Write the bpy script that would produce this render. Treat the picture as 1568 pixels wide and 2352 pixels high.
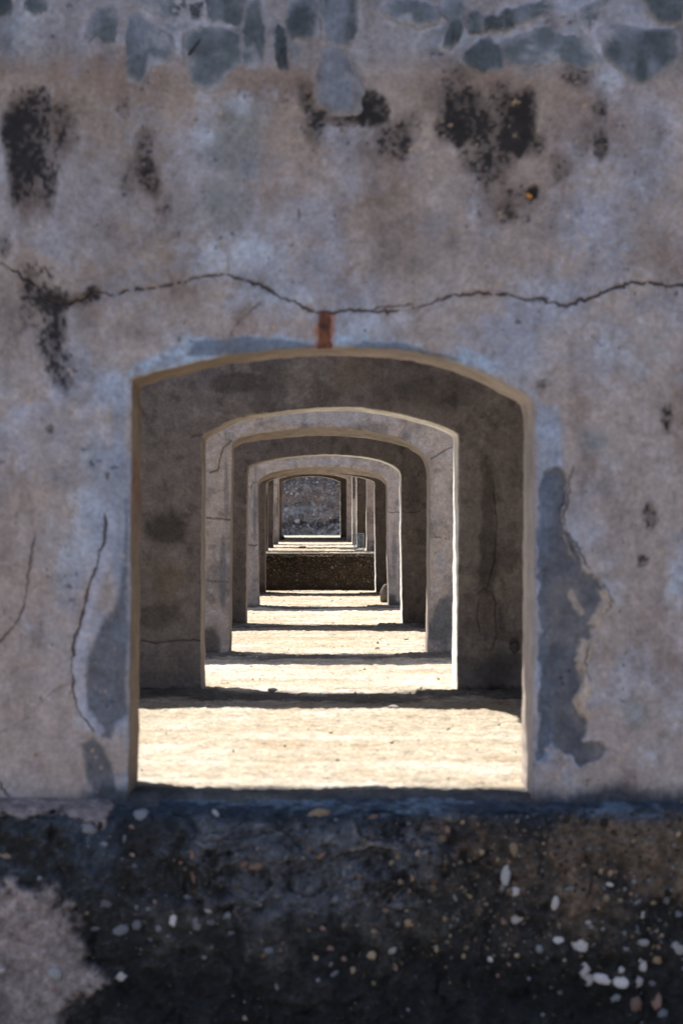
import bpy, bmesh, math, random
import numpy as np
from mathutils import Vector
from mathutils.geometry import tessellate_polygon

# ------------------------------------------------------------------ camera, sky, sun, exposure
for _o in list(bpy.data.objects):
    bpy.data.objects.remove(_o)
scene = bpy.context.scene
COL = scene.collection

D1 = 6.2025          # metres to the front wall
PXM = 661.0          # picture units (1568 wide) per metre on the front wall
VX, VY = 728.0, 1190.0
EYE = 0.969

cam_data = bpy.data.cameras.new('camera')
cam = bpy.data.objects.new('camera', cam_data)
COL.objects.link(cam)
cam.location = (0, 0, EYE)
cam.rotation_euler = (math.radians(90), 0, 0)
cam_data.sensor_fit = 'VERTICAL'
cam_data.sensor_height = 36
cam_data.sensor_width = 24
cam_data.lens = 62.75
cam_data.shift_x = (784 - VX) / 2352
cam_data.shift_y = (VY - 1176) / 2352
cam_data.clip_start = 0.1
cam_data.clip_end = 2000
cam_data.dof.use_dof = True
cam_data.dof.focus_distance = 18.0
cam_data.dof.aperture_fstop = 3.3
scene.camera = cam

SUN_DX, SUN_DY = -0.38, 0.26            # towards the sun, per metre of height
s_dir = Vector((SUN_DX, SUN_DY, 1)).normalized()
world = bpy.data.worlds.new('World')
scene.world = world
world.use_nodes = True
wn = world.node_tree
sky = wn.nodes.new('ShaderNodeTexSky')
sky.sky_type = 'NISHITA'
sky.sun_disc = False
sky.sun_elevation = math.asin(s_dir.z)
sky.sun_rotation = math.atan2(s_dir.x, s_dir.y)
sky.air_density = 1.0
sky.dust_density = 1.5
sky.ozone_density = 1.0
bg = wn.nodes['Background']
bg.inputs['Strength'].default_value = 0.10
wn.links.new(sky.outputs[0], bg.inputs[0])

sun_data = bpy.data.lights.new('sun', 'SUN')
sun_data.energy = 4.6
sun_data.angle = math.radians(0.5)
sun_data.color = (1.0, 0.93, 0.83)
sun = bpy.data.objects.new('sun', sun_data)
sun.rotation_euler = s_dir.to_track_quat('Z', 'Y').to_euler()
sun.location = (0, 10, 20)
COL.objects.link(sun)

scene.view_settings.view_transform = 'Standard'
scene.view_settings.look = 'None'
scene.view_settings.exposure = 1.10
scene.view_settings.gamma = 1
scene.view_settings.use_curve_mapping = False
scene.render.engine = 'CYCLES'
scene.cycles.use_denoising = True
scene.cycles.max_bounces = 8
scene.cycles.diffuse_bounces = 5
scene.cycles.transmission_bounces = 8
scene.cycles.sample_clamp_indirect = 6
scene.cycles.caustics_reflective = False
scene.cycles.caustics_refractive = False

AMB = np.array([0.615, 0.615, 0.665])       # what a white shaded wall shows: turns photo tones into albedo

# ------------------------------------------------------------------ helpers
rng = np.random.default_rng(11)
random.seed(5)

def lin(c):
    c = np.asarray(c, float) / 255.0
    return np.where(c <= 0.04045, c / 12.92, ((c + 0.055) / 1.055) ** 2.4)

def alb(c):
    return lin(c) / AMB

def hsh(x, y, z, seed):
    h = (x.astype(np.uint32) * np.uint32(374761393) + y.astype(np.uint32) * np.uint32(668265263)
         + z.astype(np.uint32) * np.uint32(2246822519) + np.uint32(seed * 3266489917 % 4294967296))
    h = (h ^ (h >> np.uint32(13))) * np.uint32(1274126177)
    h = (h ^ (h >> np.uint32(15))) * np.uint32(2654435761)
    return ((h ^ (h >> np.uint32(16))) & np.uint32(0xFFFFFF)).astype(np.float32) / 16777215.0

def vnoise(P, seed):
    P = np.asarray(P, np.float64)
    I = np.floor(P).astype(np.int64)
    F = (P - I).astype(np.float32)
    F = F * F * (3 - 2 * F)
    x, y, z = I[:, 0], I[:, 1], I[:, 2]
    fx, fy, fz = F[:, 0], F[:, 1], F[:, 2]
    def c(a, b, d):
        return hsh(x + a, y + b, z + d, seed)
    a = c(0, 0, 0) * (1 - fx) + c(1, 0, 0) * fx
    b = c(0, 1, 0) * (1 - fx) + c(1, 1, 0) * fx
    d = c(0, 0, 1) * (1 - fx) + c(1, 0, 1) * fx
    e = c(0, 1, 1) * (1 - fx) + c(1, 1, 1) * fx
    return (a * (1 - fy) + b * fy) * (1 - fz) + (d * (1 - fy) + e * fy) * fz

def fbm(P, scale, octv, seed, gain=0.5, sx=1.0, sy=1.0, sz=1.0):
    Q = np.asarray(P, float) * (np.array([sx, sy, sz]) * scale)
    s, a, tot = 0, 1.0, 0.0
    for k in range(octv):
        s = s + a * (vnoise(Q * 2 ** k + 17.3 * k, seed + k) * 2 - 1)
        tot += a
        a *= gain
    return s / tot * 1.6

def sst(a, b, x):
    t = np.clip((x - a) / (b - a), 0, 1)
    return t * t * (3 - 2 * t)

def mix(a, b, m):
    return a * (1 - m[:, None]) + np.asarray(b) * m[:, None]

def at(px, py, d):
    """point of the picture (1568 x 2352) at depth d front-wall distances -> world"""
    return np.array([(px - VX) * d / PXM, d * D1, EYE - (py - VY) * d / PXM])

def polydist(px, py, pts, jit=0.0, seed=1):
    """distance to a polyline and the position along it (0..1)"""
    pts = np.asarray(pts, float)
    if jit:
        r = np.random.default_rng(seed)
        out = [pts[0]]
        for a, b in zip(pts[:-1], pts[1:]):
            n = max(2, int(np.hypot(*(b - a)) / 7))
            for k in range(1, n + 1):
                q = a + (b - a) * k / n
                out.append(q + (r.normal(0, jit, 2) if k < n else r.normal(0, jit * .5, 2)))
        pts = np.array(out)
    best = np.full(px.shape, 1e9)
    pos = np.zeros(px.shape)
    lo, hi = pts.min(0) - 60, pts.max(0) + 60
    idx = np.nonzero((px > lo[0]) & (px < hi[0]) & (py > lo[1]) & (py < hi[1]))[0]
    x, y = px[idx], py[idx]
    bb, pp = best[idx], pos[idx]
    n = len(pts) - 1
    for k in range(n):
        a, b = pts[k], pts[k + 1]
        ab = b - a
        L = max(ab @ ab, 1e-9)
        t = np.clip(((x - a[0]) * ab[0] + (y - a[1]) * ab[1]) / L, 0, 1)
        dd = np.hypot(x - a[0] - t * ab[0], y - a[1] - t * ab[1])
        m = dd < bb
        bb = np.where(m, dd, bb)
        pp = np.where(m, (k + t) / n, pp)
    best[idx], pos[idx] = bb, pp
    return best, pos

def inside(px, py, poly):
    poly = np.asarray(poly, float)
    r = np.zeros(px.shape, bool)
    j = len(poly) - 1
    for i in range(len(poly)):
        xi, yi = poly[i]
        xj, yj = poly[j]
        c = ((yi > py) != (yj > py)) & (px < (xj - xi) * (py - yi) / (yj - yi + 1e-12) + xi)
        r ^= c
        j = i
    return r

def polymask(px, py, poly, soft, wob=None):
    """soft mask of a polygon, its rim pushed about by wob (picture units)"""
    ins = inside(px, py, poly)
    d, _ = polydist(px, py, list(poly) + [poly[0]])
    s = np.where(ins, np.minimum(d, 60), -np.minimum(d, 60))
    if wob is not None:
        s = s + wob
    return sst(-soft, soft, s)

def resample(pts, n):
    pts = np.asarray(pts, float)
    seg = np.hypot(*(pts[1:] - pts[:-1]).T)
    s = np.concatenate([[0], np.cumsum(seg)])
    q = np.linspace(0, s[-1], n)
    return np.stack([np.interp(q, s, pts[:, k]) for k in range(2)], 1)

def smooth1(a, k):
    for _ in range(k):
        b = a.copy()
        b[1:-1] = (a[:-2] + 2 * a[1:-1] + a[2:]) / 4
        a = b
    return a

def mesh_obj(name, verts, faces, mat, parent=None, col=None, loc=(0, 0, 0), smooth=True):
    me = bpy.data.meshes.new(name)
    me.from_pydata(np.asarray(verts, np.float32) if isinstance(verts, np.ndarray) else verts, [], faces)
    me.update()
    if col is not None:
        at_ = me.color_attributes.new('Col', 'FLOAT_COLOR', 'POINT')
        c4 = np.ones((len(verts), 4), np.float32)
        c4[:, :3] = np.clip(col, 0.004, 0.9)
        at_.data.foreach_set('color', c4.ravel())
    if smooth:
        me.polygons.foreach_set('use_smooth', np.ones(len(me.polygons), bool))
    if mat:
        me.materials.append(mat)
    o = bpy.data.objects.new(name, me)
    o.location = loc
    COL.objects.link(o)
    if parent is not None:
        o.parent = parent
    return o

def grid_faces(nr, nc, flip=False):
    a = np.arange(nr * nc).reshape(nr, nc)
    f = np.stack([a[:-1, :-1], a[:-1, 1:], a[1:, 1:], a[1:, :-1]], -1).reshape(-1, 4)
    return f[:, ::-1] if flip else f

def tag(o, label=None, cat=None, group=None, kind=None):
    if label: o['label'] = label
    if cat: o['category'] = cat
    if group: o['group'] = group
    if kind or cat: o['kind'] = kind or 'thing'
    return o

# ------------------------------------------------------------------ materials
def new_mat(name):
    m = bpy.data.materials.new(name)
    m.use_nodes = True
    nt = m.node_tree
    return m, nt, nt.nodes['Principled BSDF']

def attr_mat(name, rough=0.92, fine=130.0, amount=0.30, bump=0.004, bscale=220.0, spec=0.25, speck=0.0, stretch=(1, 1, 1)):
    """takes its colour from the mesh's own colour layer; grain and pitting come from noise"""
    m, nt, b = new_mat(name)
    N, L = nt.nodes, nt.links
    ca = N.new('ShaderNodeVertexColor'); ca.layer_name = 'Col'
    tc = N.new('ShaderNodeTexCoord')
    mp = N.new('ShaderNodeMapping'); mp.inputs['Scale'].default_value = stretch
    L.new(tc.outputs['Object'], mp.inputs['Vector'])
    n1 = N.new('ShaderNodeTexNoise'); n1.inputs['Scale'].default_value = fine
    n1.inputs['Detail'].default_value = 5; n1.inputs['Roughness'].default_value = 0.65
    L.new(mp.outputs[0], n1.inputs['Vector'])
    r = N.new('ShaderNodeMapRange')
    r.inputs['From Min'].default_value = 0.25; r.inputs['From Max'].default_value = 0.75
    r.inputs['To Min'].default_value = 1 - amount; r.inputs['To Max'].default_value = 1 + amount
    L.new(n1.outputs['Fac'], r.inputs['Value'])
    mx = N.new('ShaderNodeMix'); mx.data_type = 'RGBA'; mx.blend_type = 'MULTIPLY'
    mx.inputs['Factor'].default_value = 1
    L.new(ca.outputs['Color'], mx.inputs[6]); L.new(r.outputs[0], mx.inputs[7])
    n3 = N.new('ShaderNodeTexNoise'); n3.inputs['Scale'].default_value = fine * .22
    n3.inputs['Detail'].default_value = 7; n3.inputs['Roughness'].default_value = 0.7
    L.new(mp.outputs[0], n3.inputs['Vector'])
    r3 = N.new('ShaderNodeMapRange')
    r3.inputs['From Min'].default_value = 0.3; r3.inputs['From Max'].default_value = 0.7
    r3.inputs['To Min'].default_value = 1 - amount * .8; r3.inputs['To Max'].default_value = 1 + amount * .8
    L.new(n3.outputs['Fac'], r3.inputs['Value'])
    mx3 = N.new('ShaderNodeMix'); mx3.data_type = 'RGBA'; mx3.blend_type = 'MULTIPLY'
    mx3.inputs['Factor'].default_value = 1
    L.new(mx.outputs[2], mx3.inputs[6]); L.new(r3.outputs[0], mx3.inputs[7])
    last = mx3.outputs[2]
    if speck:
        v = N.new('ShaderNodeTexVoronoi'); v.inputs['Scale'].default_value = 70
        L.new(mp.outputs[0], v.inputs['Vector'])
        lt = N.new('ShaderNodeMapRange')
        lt.inputs['From Min'].default_value = 0.10; lt.inputs['From Max'].default_value = 0.22
        lt.inputs['To Min'].default_value = 1; lt.inputs['To Max'].default_value = 0
        L.new(v.outputs['Distance'], lt.inputs['Value'])
        sep = N.new('ShaderNodeSeparateColor'); L.new(v.outputs['Color'], sep.inputs[0])
        th = N.new('ShaderNodeMath'); th.operation = 'GREATER_THAN'; th.inputs[1].default_value = 1 - speck
        L.new(sep.outputs[0], th.inputs[0])
        mu = N.new('ShaderNodeMath'); mu.operation = 'MULTIPLY'
        L.new(lt.outputs[0], mu.inputs[0]); L.new(th.outputs[0], mu.inputs[1])
        mx2 = N.new('ShaderNodeMix'); mx2.data_type = 'RGBA'
        L.new(mu.outputs[0], mx2.inputs['Factor']); L.new(last, mx2.inputs[6])
        mx2.inputs[7].default_value = (0.42, 0.33, 0.25, 1)
        last = mx2.outputs[2]
    L.new(last, b.inputs['Base Color'])
    b.inputs['Roughness'].default_value = rough
    b.inputs['Specular IOR Level'].default_value = spec
    n2 = N.new('ShaderNodeTexNoise'); n2.inputs['Scale'].default_value = bscale
    n2.inputs['Detail'].default_value = 6; n2.inputs['Roughness'].default_value = 0.7
    L.new(mp.outputs[0], n2.inputs['Vector'])
    bp = N.new('ShaderNodeBump'); bp.inputs['Strength'].default_value = 0.8
    bp.inputs['Distance'].default_value = bump
    L.new(n2.outputs['Fac'], bp.inputs['Height'])
    L.new(bp.outputs[0], b.inputs['Normal'])
    return m

def tint_mat(name, c1, c2, scale=30.0, rough=0.85, bump=0.003, metal=0.0, spread=0.0):
    """two-tone noise material; spread lets alike pieces differ from one another"""
    m, nt, b = new_mat(name)
    N, L = nt.nodes, nt.links
    tc = N.new('ShaderNodeTexCoord')
    n1 = N.new('ShaderNodeTexNoise'); n1.inputs['Scale'].default_value = scale
    n1.inputs['Detail'].default_value = 6; n1.inputs['Roughness'].default_value = 0.65
    L.new(tc.outputs['Object'], n1.inputs['Vector'])
    r = N.new('ShaderNodeValToRGB')
    r.color_ramp.elements[0].position = 0.35; r.color_ramp.elements[0].color = (*c1, 1)
    r.color_ramp.elements[1].position = 0.65; r.color_ramp.elements[1].color = (*c2, 1)
    L.new(n1.outputs['Fac'], r.inputs['Fac'])
    last = r.outputs['Color']
    if spread:
        oi = N.new('ShaderNodeObjectInfo')
        mr = N.new('ShaderNodeMapRange')
        mr.inputs['To Min'].default_value = 1 - spread; mr.inputs['To Max'].default_value = 1 + spread
        L.new(oi.outputs['Random'], mr.inputs['Value'])
        mx = N.new('ShaderNodeMix'); mx.data_type = 'RGBA'; mx.blend_type = 'MULTIPLY'
        mx.inputs['Factor'].default_value = 1
        L.new(last, mx.inputs[6]); L.new(mr.outputs[0], mx.inputs[7])
        last = mx.outputs[2]
    L.new(last, b.inputs['Base Color'])
    b.inputs['Roughness'].default_value = rough
    b.inputs['Metallic'].default_value = metal
    b.inputs['Specular IOR Level'].default_value = 0.25
    bp = N.new('ShaderNodeBump'); bp.inputs['Distance'].default_value = bump
    bp.inputs['Strength'].default_value = 0.7
    L.new(n1.outputs['Fac'], bp.inputs['Height']); L.new(bp.outputs[0], b.inputs['Normal'])
    return m

M_PLASTER = attr_mat('weathered_plaster', fine=60, amount=0.26, bump=0.004, bscale=160)
M_REVEAL = attr_mat('reveal_plaster', fine=45, amount=0.16, bump=0.0007, bscale=120)
M_RUBBLE = attr_mat('mould_blackened_concrete', fine=60, amount=0.5, bump=0.008, bscale=110, speck=0.05)
M_FLOOR = attr_mat('worn_concrete_floor', fine=55, amount=0.42, bump=0.010, bscale=70, spec=0.15)
M_ROCK = attr_mat('rock', fine=9, amount=0.5, bump=0.03, bscale=14)
M_STONE = tint_mat('slate_stone', (0.072, 0.078, 0.092), (0.118, 0.122, 0.138), 9, spread=0.25)
M_PEB = [tint_mat('pale_pebble', (0.24, 0.22, 0.23), (0.56, 0.52, 0.52), 9, spread=0.35),
         tint_mat('tan_pebble', (0.20, 0.14, 0.09), (0.42, 0.31, 0.22), 40, spread=0.35),
         tint_mat('pink_pebble', (0.16, 0.09, 0.07), (0.28, 0.18, 0.15), 40, spread=0.3),
         tint_mat('grey_pebble', (0.10, 0.10, 0.12), (0.21, 0.205, 0.23), 40, spread=0.35)]
M_RUST = tint_mat('rust', (0.050, 0.024, 0.022), (0.22, 0.080, 0.042), 34, rough=0.9, bump=0.004)
M_IRON = tint_mat('dark_iron', (0.012, 0.011, 0.018), (0.04, 0.03, 0.04), 60, rough=0.6)
M_ORANGE = tint_mat('ochre_stone', (0.45, 0.17, 0.03), (0.70, 0.33, 0.07), 60)
M_ROOF = tint_mat('roof_concrete', (0.16, 0.135, 0.115), (0.25, 0.21, 0.18), 3)
M_GROUND = tint_mat('dry_ground', (0.20, 0.185, 0.16), (0.27, 0.25, 0.215), 1.5)
M_LOOSE = tint_mat('loose_stone', (0.24, 0.20, 0.17), (0.38, 0.33, 0.29), 20, spread=0.2)

# ------------------------------------------------------------------ arched walls
def jitter_outline(o, amp, seed):
    s = np.arange(len(o)) * 0.011
    P = np.stack([s * 9, np.zeros_like(s), np.zeros_like(s)], 1)
    n1 = fbm(P, 1, 4, seed); n2 = fbm(P, 1, 4, seed + 9)
    o = o.copy()
    o[:, 0] += n1 * amp; o[:, 1] += n2 * amp
    return o

def arched_wall(d, t, left, arch, right, dense, ztop, base_z, n_side, n_arch, rings, face_fn, reveal_fn,
                rad=0.02, jit=0.003, drop=0.0, seed=1, half=3.2, thick_back=None):
    """left, arch, right: picture points of the opening's front edge, going up the left jamb, over and down the right one.
    A closed ring of quads goes over the front face, the rounded arris, jamb and soffit, and the back."""
    Y0 = d * D1
    conv = lambda L: [(at(x, y, d)[0], at(x, y, d)[2]) for x, y in L]
    l = conv(left); r = conv(right); a = conv(arch)
    l = [(l[0][0], base_z - 0.06)] + l[1:] + [a[0]]
    r = [a[-1]] + r[:-1] + [(r[-1][0], base_z - 0.06)]
    L = resample(l, n_side); A = smooth1(resample(a, n_arch), 12); R = resample(r, n_side)
    out = np.concatenate([L[:-1], A, R[1:]])
    out = smooth1(out, 4)
    out = jitter_outline(out, jit, seed)
    n = len(out)
    arc = np.concatenate([[0], np.cumsum(np.hypot(*(out[1:] - out[:-1]).T))])
    wear = fbm(np.stack([arc, 0 * arc, 0 * arc + seed], 1), 5, 4, seed + 61)
    wear2 = fbm(np.stack([arc, 0 * arc, 0 * arc + seed], 1), 13, 3, seed + 67)
    rad = rad * (.7 + .8 * np.clip(wear, 0, 1) + 1.5 * sst(.55, 1.0, wear2))
    tan = np.gradient(out, axis=0)
    tan = smooth1(tan, 20)
    tan /= np.linalg.norm(tan, axis=1)[:, None]
    nor = np.stack([-tan[:, 1], tan[:, 0]], 1)            # out of the opening, into the wall
    x0, x1, zt = dense
    s1 = np.linspace(0, 1, n_side)
    iL = np.stack([np.full(n_side, x0), base_z - 0.06 + (zt - base_z + 0.06) * s1], 1)
    iA = np.stack([np.linspace(x0, x1, n_arch), np.full(n_arch, zt)], 1)
    iR = np.stack([np.full(n_side, x1), zt - (zt - base_z + 0.06) * s1], 1)
    inner = np.concatenate([iL[:-1], iA, iR[1:]])
    oL = np.stack([np.full(n_side, -half), base_z - 0.06 + (ztop - base_z + 0.06) * s1], 1)
    oA = np.stack([np.linspace(-half, half, n_arch), np.full(n_arch, ztop)], 1)
    oA[:, 1] += 0.03 * fbm(np.stack([oA[:, 0], 0 * oA[:, 0], 0 * oA[:, 0] + seed], 1), 2.0, 4, 77 + seed)
    oR = np.stack([np.full(n_side, half), ztop - (ztop - base_z + 0.06) * s1], 1)
    outer = np.concatenate([oL[:-1], oA, oR[1:]])

    V, W, K = [], [], []                                  # points, displacement weight, 0 face / 1 reveal
    def ring(xz, y, w, k):
        V.append(np.stack([xz[:, 0], np.full(n, y) if np.isscalar(y) else y, xz[:, 1]], 1)); W.append(w); K.append(k)
    for q in np.linspace(0, 1, 60 if d == 1.0 else 12)[:-1]:
        ring(outer * (1 - q) + inner * q, Y0, 1.0, 0)
    rc = rad[:, None]
    start = out + nor * rc
    for q in np.linspace(0, 1, rings) ** 0.8:
        p = 1 - q
        ring(start * (1 - p) + inner * p, Y0, 1.0 if q < 0.97 else 0.6, 0)
    for th in np.linspace(0, math.pi / 2, 7)[1:]:
        ring(out + nor * rc * (1 - math.sin(th)), Y0 + rad * (1 - math.cos(th)), 0.25, 0)
    # jamb and soffit
    zs = a[0][1]
    low = np.clip((out[:, 1] - (zs - 0.08)) / 0.22, 0, 1)
    back = out.copy(); back[:, 1] -= drop * low
    nj = 16
    first_rev = len(V)
    for q in np.linspace(0, 1, nj)[1:]:
        ring(out * (1 - q) + back * q, Y0 + rad + (t - rad - .02) * q, 0.0, 1)
    for th in np.linspace(0, math.pi / 2, 5)[1:]:
        ring(back + nor * .02 * (1 - math.cos(th)), Y0 + t - .02 + .02 * math.sin(th), 0.0, 1)
    last_rev = len(V) - 1
    for q in np.linspace(0, 1, 9)[1:]:
        ring((back + nor * .02) * (1 - q) + outer * q, Y0 + t, 0.0, 0)
    V = np.array(V); W = np.array(W); K = np.array(K)
    nr = len(V)
    P = V.reshape(-1, 3).copy()
    Wf = np.repeat(W, n); Kf = np.repeat(K, n)
    colr = np.zeros((len(P), 3))
    px = VX + P[:, 0] * PXM / d; py = VY - (P[:, 2] - EYE) * PXM / d
    fm = np.nonzero(Wf > 0)[0]
    c, h = face_fn(px[fm], py[fm], P[fm])
    colr[fm] = c
    P[fm, 1] -= h * Wf[fm]
    rv = np.nonzero(Wf == 0)[0]
    e = np.tile(nor, (nr, 1))[rv]
    c = reveal_fn(px[rv], py[rv], P[rv], (P[rv, 1] - Y0) / t)
    colr[rv] = c
    hh = 0.0016 * fbm(P[rv], 9, 4, seed + 31)
    isrev = Kf[rv] == 1
    P[rv, 0] -= np.where(isrev, e[:, 0] * hh, 0); P[rv, 2] -= np.where(isrev, e[:, 1] * hh, 0)
    # rows first_rev-1 .. last_rev are the reveal; the rest closes round the back to the first row
    base = np.array([0, Y0, base_z])
    a_ = np.arange(nr * n).reshape(nr, n)
    def quads(r0, r1):
        return np.stack([a_[r0, :-1], a_[r0, 1:], a_[r1, 1:], a_[r1, :-1]], -1)
    fq = [quads(i, i + 1) for i in range(0, first_rev - 1)] + [quads(i, i + 1) for i in range(last_rev, nr - 1)] + [quads(nr - 1, 0)]
    rq = [quads(i, i + 1) for i in range(first_rev - 1, last_rev)]
    def sub(f):
        f = np.concatenate(f)[:, ::-1]
        u, inv = np.unique(f.ravel(), return_inverse=True)
        return P[u] - base, inv.reshape(-1, 4), colr[u]
    v, f, c = sub(fq)
    wall = mesh_obj('arched_wall', v, f, M_PLASTER, col=c, loc=tuple(base))
    v, f, c = sub(rq)
    rev = mesh_obj('reveal', v, f, M_REVEAL, parent=wall, col=c)
    rev['label'] = 'smooth plaster lining of jambs and soffit'
    return wall, base

# ---- the front wall's face, painted after the photograph's own stains, patches and cracks
TAUPE = alb((129, 118, 120)); BROWN = alb((106, 91, 88)); BLUE = alb((134, 140, 166)); SLATE = alb((70, 71, 81))
MOULD = alb((20, 19, 23)); PALE = alb((146, 151, 171)); TAN = alb((150, 124, 104)); CHIP = alb((146, 130, 123))

CRACK_MAIN = [(-330, 470), (-240, 500), (-150, 490), (-60, 560), (0, 605), (20, 615), (60, 640), (95, 665), (110, 690), (150, 700), (185, 690), (215, 668), (260, 678),
              (300, 665), (360, 660), (420, 645), (470, 632), (520, 630), (570, 645), (610, 660), (650, 685), (690, 700), (730, 718),
              (762, 718), (800, 712), (860, 716), (930, 712), (990, 697), (1040, 678), (1090, 672), (1150, 675), (1200, 688),
              (1240, 686), (1300, 703), (1350, 685), (1400, 665), (1450, 648), (1500, 650), (1540, 658), (1640, 650), (1700, 664), (1790, 655), (1880, 690), (1990, 700)]
CRACKS = [  # points, half width, depth, darkness
    (CRACK_MAIN, 3.2, 0.014, 0.93),
    ([(838, 716), (880, 704), (930, 701), (948, 697)], 1.8, 0.008, 0.8),
    ([(600, 688), (575, 715), (548, 738), (530, 772)], 2.0, 0.005, 0.5),
    ([(240, 1180), (243, 1240), (225, 1290), (205, 1350), (190, 1410), (172, 1470), (165, 1530), (172, 1600), (180, 1630), (215, 1680)], 2.9, 0.012, 0.72),
    ([(78, 1230), (62, 1350), (47, 1420), (-5, 1480)], 2.4, 0.007, 0.6),
    ([(165, 1565), (120, 1590), (60, 1650), (-10, 1690)], 1.6, 0.003, 0.28),
    ([(-5, 1790), (20, 1830), (45, 1890)], 2.6, 0.008, 0.7),
    ([(1315, 1070), (1300, 1130), (1285, 1180), (1290, 1215)], 2.2, 0.006, 0.4),
    ([(520, 590), (528, 618)], 2.0, 0.004, 0.35),
]
BLOBS = [  # x, y, rx, ry, kind, strength
    # black mould, upper wall
    (46, 320, 40, 130, 'm', .86), (70, 420, 58, 90, 'm', .5), (110, 360, 46, 110, 'm', .34), (92, 250, 30, 60, 'm', .75), (150, 290, 40, 70, 'm', .62), (25, 290, 30, 40, 'm', .7),
    (330, 350, 24, 62, 'm', .78), (348, 410, 28, 48, 'm', .72), (285, 240, 22, 50, 'm', .45), (300, 420, 34, 60, 'm', .45), (375, 465, 22, 40, 'm', .4),
    (240, 525, 40, 34, 'm', .38),
    (845, 246, 52, 44, 'm', 1.25), (775, 265, 62, 26, 'm', .62), (700, 215, 26, 40, 'm', .52), (722, 290, 28, 60, 'm', .55), (905, 320, 42, 62, 'm', .68), (945, 300, 34, 60, 'm', .4),
    (1180, 300, 50, 76, 'm', .9), (1120, 340, 70, 80, 'm', .36), (1010, 250, 40, 70, 'm', .4), (1205, 250, 36, 60, 'm', .95), (1075, 270, 66, 62, 'm', .72), (1035, 300, 44, 44, 'm', .72), (1130, 220, 52, 44, 'm', .62),
    (1215, 330, 44, 36, 'm', .85), (1380, 335, 18, 44, 'm', .75), (1378, 240, 22, 50, 'm', .5), (1325, 175, 46, 36, 'm', .45), (1285, 385, 26, 46, 'm', .5), (1345, 310, 34, 60, 'm', .28),
    (1195, 470, 36, 52, 'm', .66), (1160, 495, 26, 34, 'm', .58), (1100, 375, 50, 50, 'm', .38), (1150, 440, 60, 60, 'm', .33),
    (118, 690, 42, 30, 'm', .72), (132, 745, 28, 56, 'm', .46), (118, 800, 26, 60, 'm', .46), (80, 650, 42, 46, 'm', .34), (170, 690, 62, 20, 'm', .48), (215, 672, 20, 18, 'm', .9),
    (150, 840, 44, 60, 'm', .42), (100, 700, 90, 160, 'm', .26), (10, 560, 20, 40, 'm', .5),
    (1248, 880, 36, 14, 'm', .55), (1240, 900, 14, 34, 'm', .4), (1530, 960, 16, 44, 'm', .55), (1490, 1180, 22, 34, 'm', .5), (1540, 1140, 20, 24, 'm', .4), (1475, 1290, 20, 18, 'm', .5), (1480, 1190, 60, 60, 'm', .2),
    (1040, 200, 40, 60, 'm', .36), (1550, 660, 60, 60, 'm', .2), (1230, 688, 26, 10, 'm', .5), (115, 985, 12, 12, 'm', .6),
    # brown weathering
    (240, 180, 230, 80, 'b', .9), (610, 180, 130, 60, 'b', .85), (560, 110, 80, 40, 'b', .4), (1100, 190, 300, 90, 'b', .75), (1350, 250, 200, 120, 'b', .6), (330, 430, 110, 110, 'b', .6), (60, 470, 120, 90, 'b', .5),
    (900, 380, 260, 130, 'b', .4), (1200, 430, 160, 120, 'b', .6), (740, 110, 60, 60, 'b', .5), (1500, 880, 90, 120, 'b', .35), (1530, 590, 80, 80, 'b', .7), (300, 560, 180, 80, 'b', .4), (540, 330, 90, 110, 'g', .75), (500, 470, 80, 80, 'g', .6),
    (1390, 1490, 40, 60, 'b', .7), (1540, 1540, 60, 120, 'b', .65), (1500, 1420, 60, 60, 'b', .4), (90, 1560, 110, 110, 'b', .22),
    (1360, 1010, 50, 34, 'g', .75), (1290, 960, 40, 60, 'g', .35),
    # blue-white efflorescence
    (560, 590, 140, 70, 'l', .85), (640, 680, 120, 50, 'l', .9), (470, 215, 44, 90, 'l', .55), (540, 240, 40, 34, 'l', .7), (470, 310, 26, 46, 'l', .75), (450, 560, 80, 60, 'l', .4),
    (215, 1180, 60, 70, 'l', .9), (200, 1250, 60, 80, 'l', .75), (240, 1010, 60, 110, 'l', .55), (180, 1290, 50, 60, 'l', .6), (270, 900, 50, 80, 'l', .7),
    (1262, 985, 40, 60, 'l', .95), (1275, 1060, 30, 60, 'l', .6), (900, 740, 140, 40, 'l', .55), (1080, 750, 160, 60, 'l', .35), (820, 130, 60, 60, 'l', .5), (950, 90, 60, 30, 'l', .5),
    (1170, 95, 160, 34, 'l', .5), (1400, 190, 60, 60, 'l', .55), (200, 1640, 46, 60, 'l', .65), (1500, 1730, 80, 60, 'l', .7), (1420, 1360, 60, 90, 'l', .45), (1540, 1350, 40, 60, 'l', .7),
    (1400, 800, 100, 60, 'l', .3), (1450, 1620, 90, 80, 'l', .4), (700, 20, 60, 60, 'l', .5), (680, 90, 60, 40, 'l', .4), (1450, 520, 60, 100, 'l', .4), (60, 90, 60, 60, 'l', .4), (110, 1800, 90, 60, 'l', .35), (1290, 1420, 30, 60, 'l', .2),
    (1550, 1350, 16, 26, 'g', .8), (1460, 1640, 46, 60, 'g', .75), (215, 1040, 24, 60, 'g', .6),
]
R_PATCH = [(1238, 1130), (1250, 1080), (1278, 1075), (1296, 1090), (1300, 1110), (1302, 1130), (1286, 1180), (1292, 1215), (1318, 1255), (1346, 1310), (1384, 1350), (1396, 1380),
           (1372, 1420), (1356, 1462), (1342, 1490), (1334, 1520), (1347, 1570), (1330, 1612), (1345, 1640), (1352, 1680), (1345, 1700), (1400, 1720), (1385, 1742), (1355, 1752), (1332, 1760), (1300, 1735), (1262, 1690), (1236, 1740)]
L_PATCH = [(292, 1180), (285, 1300), (262, 1400), (232, 1440), (205, 1500), (196, 1560), (205, 1640), (232, 1690), (255, 1700), (262, 1660), (292, 1640)]
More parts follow.
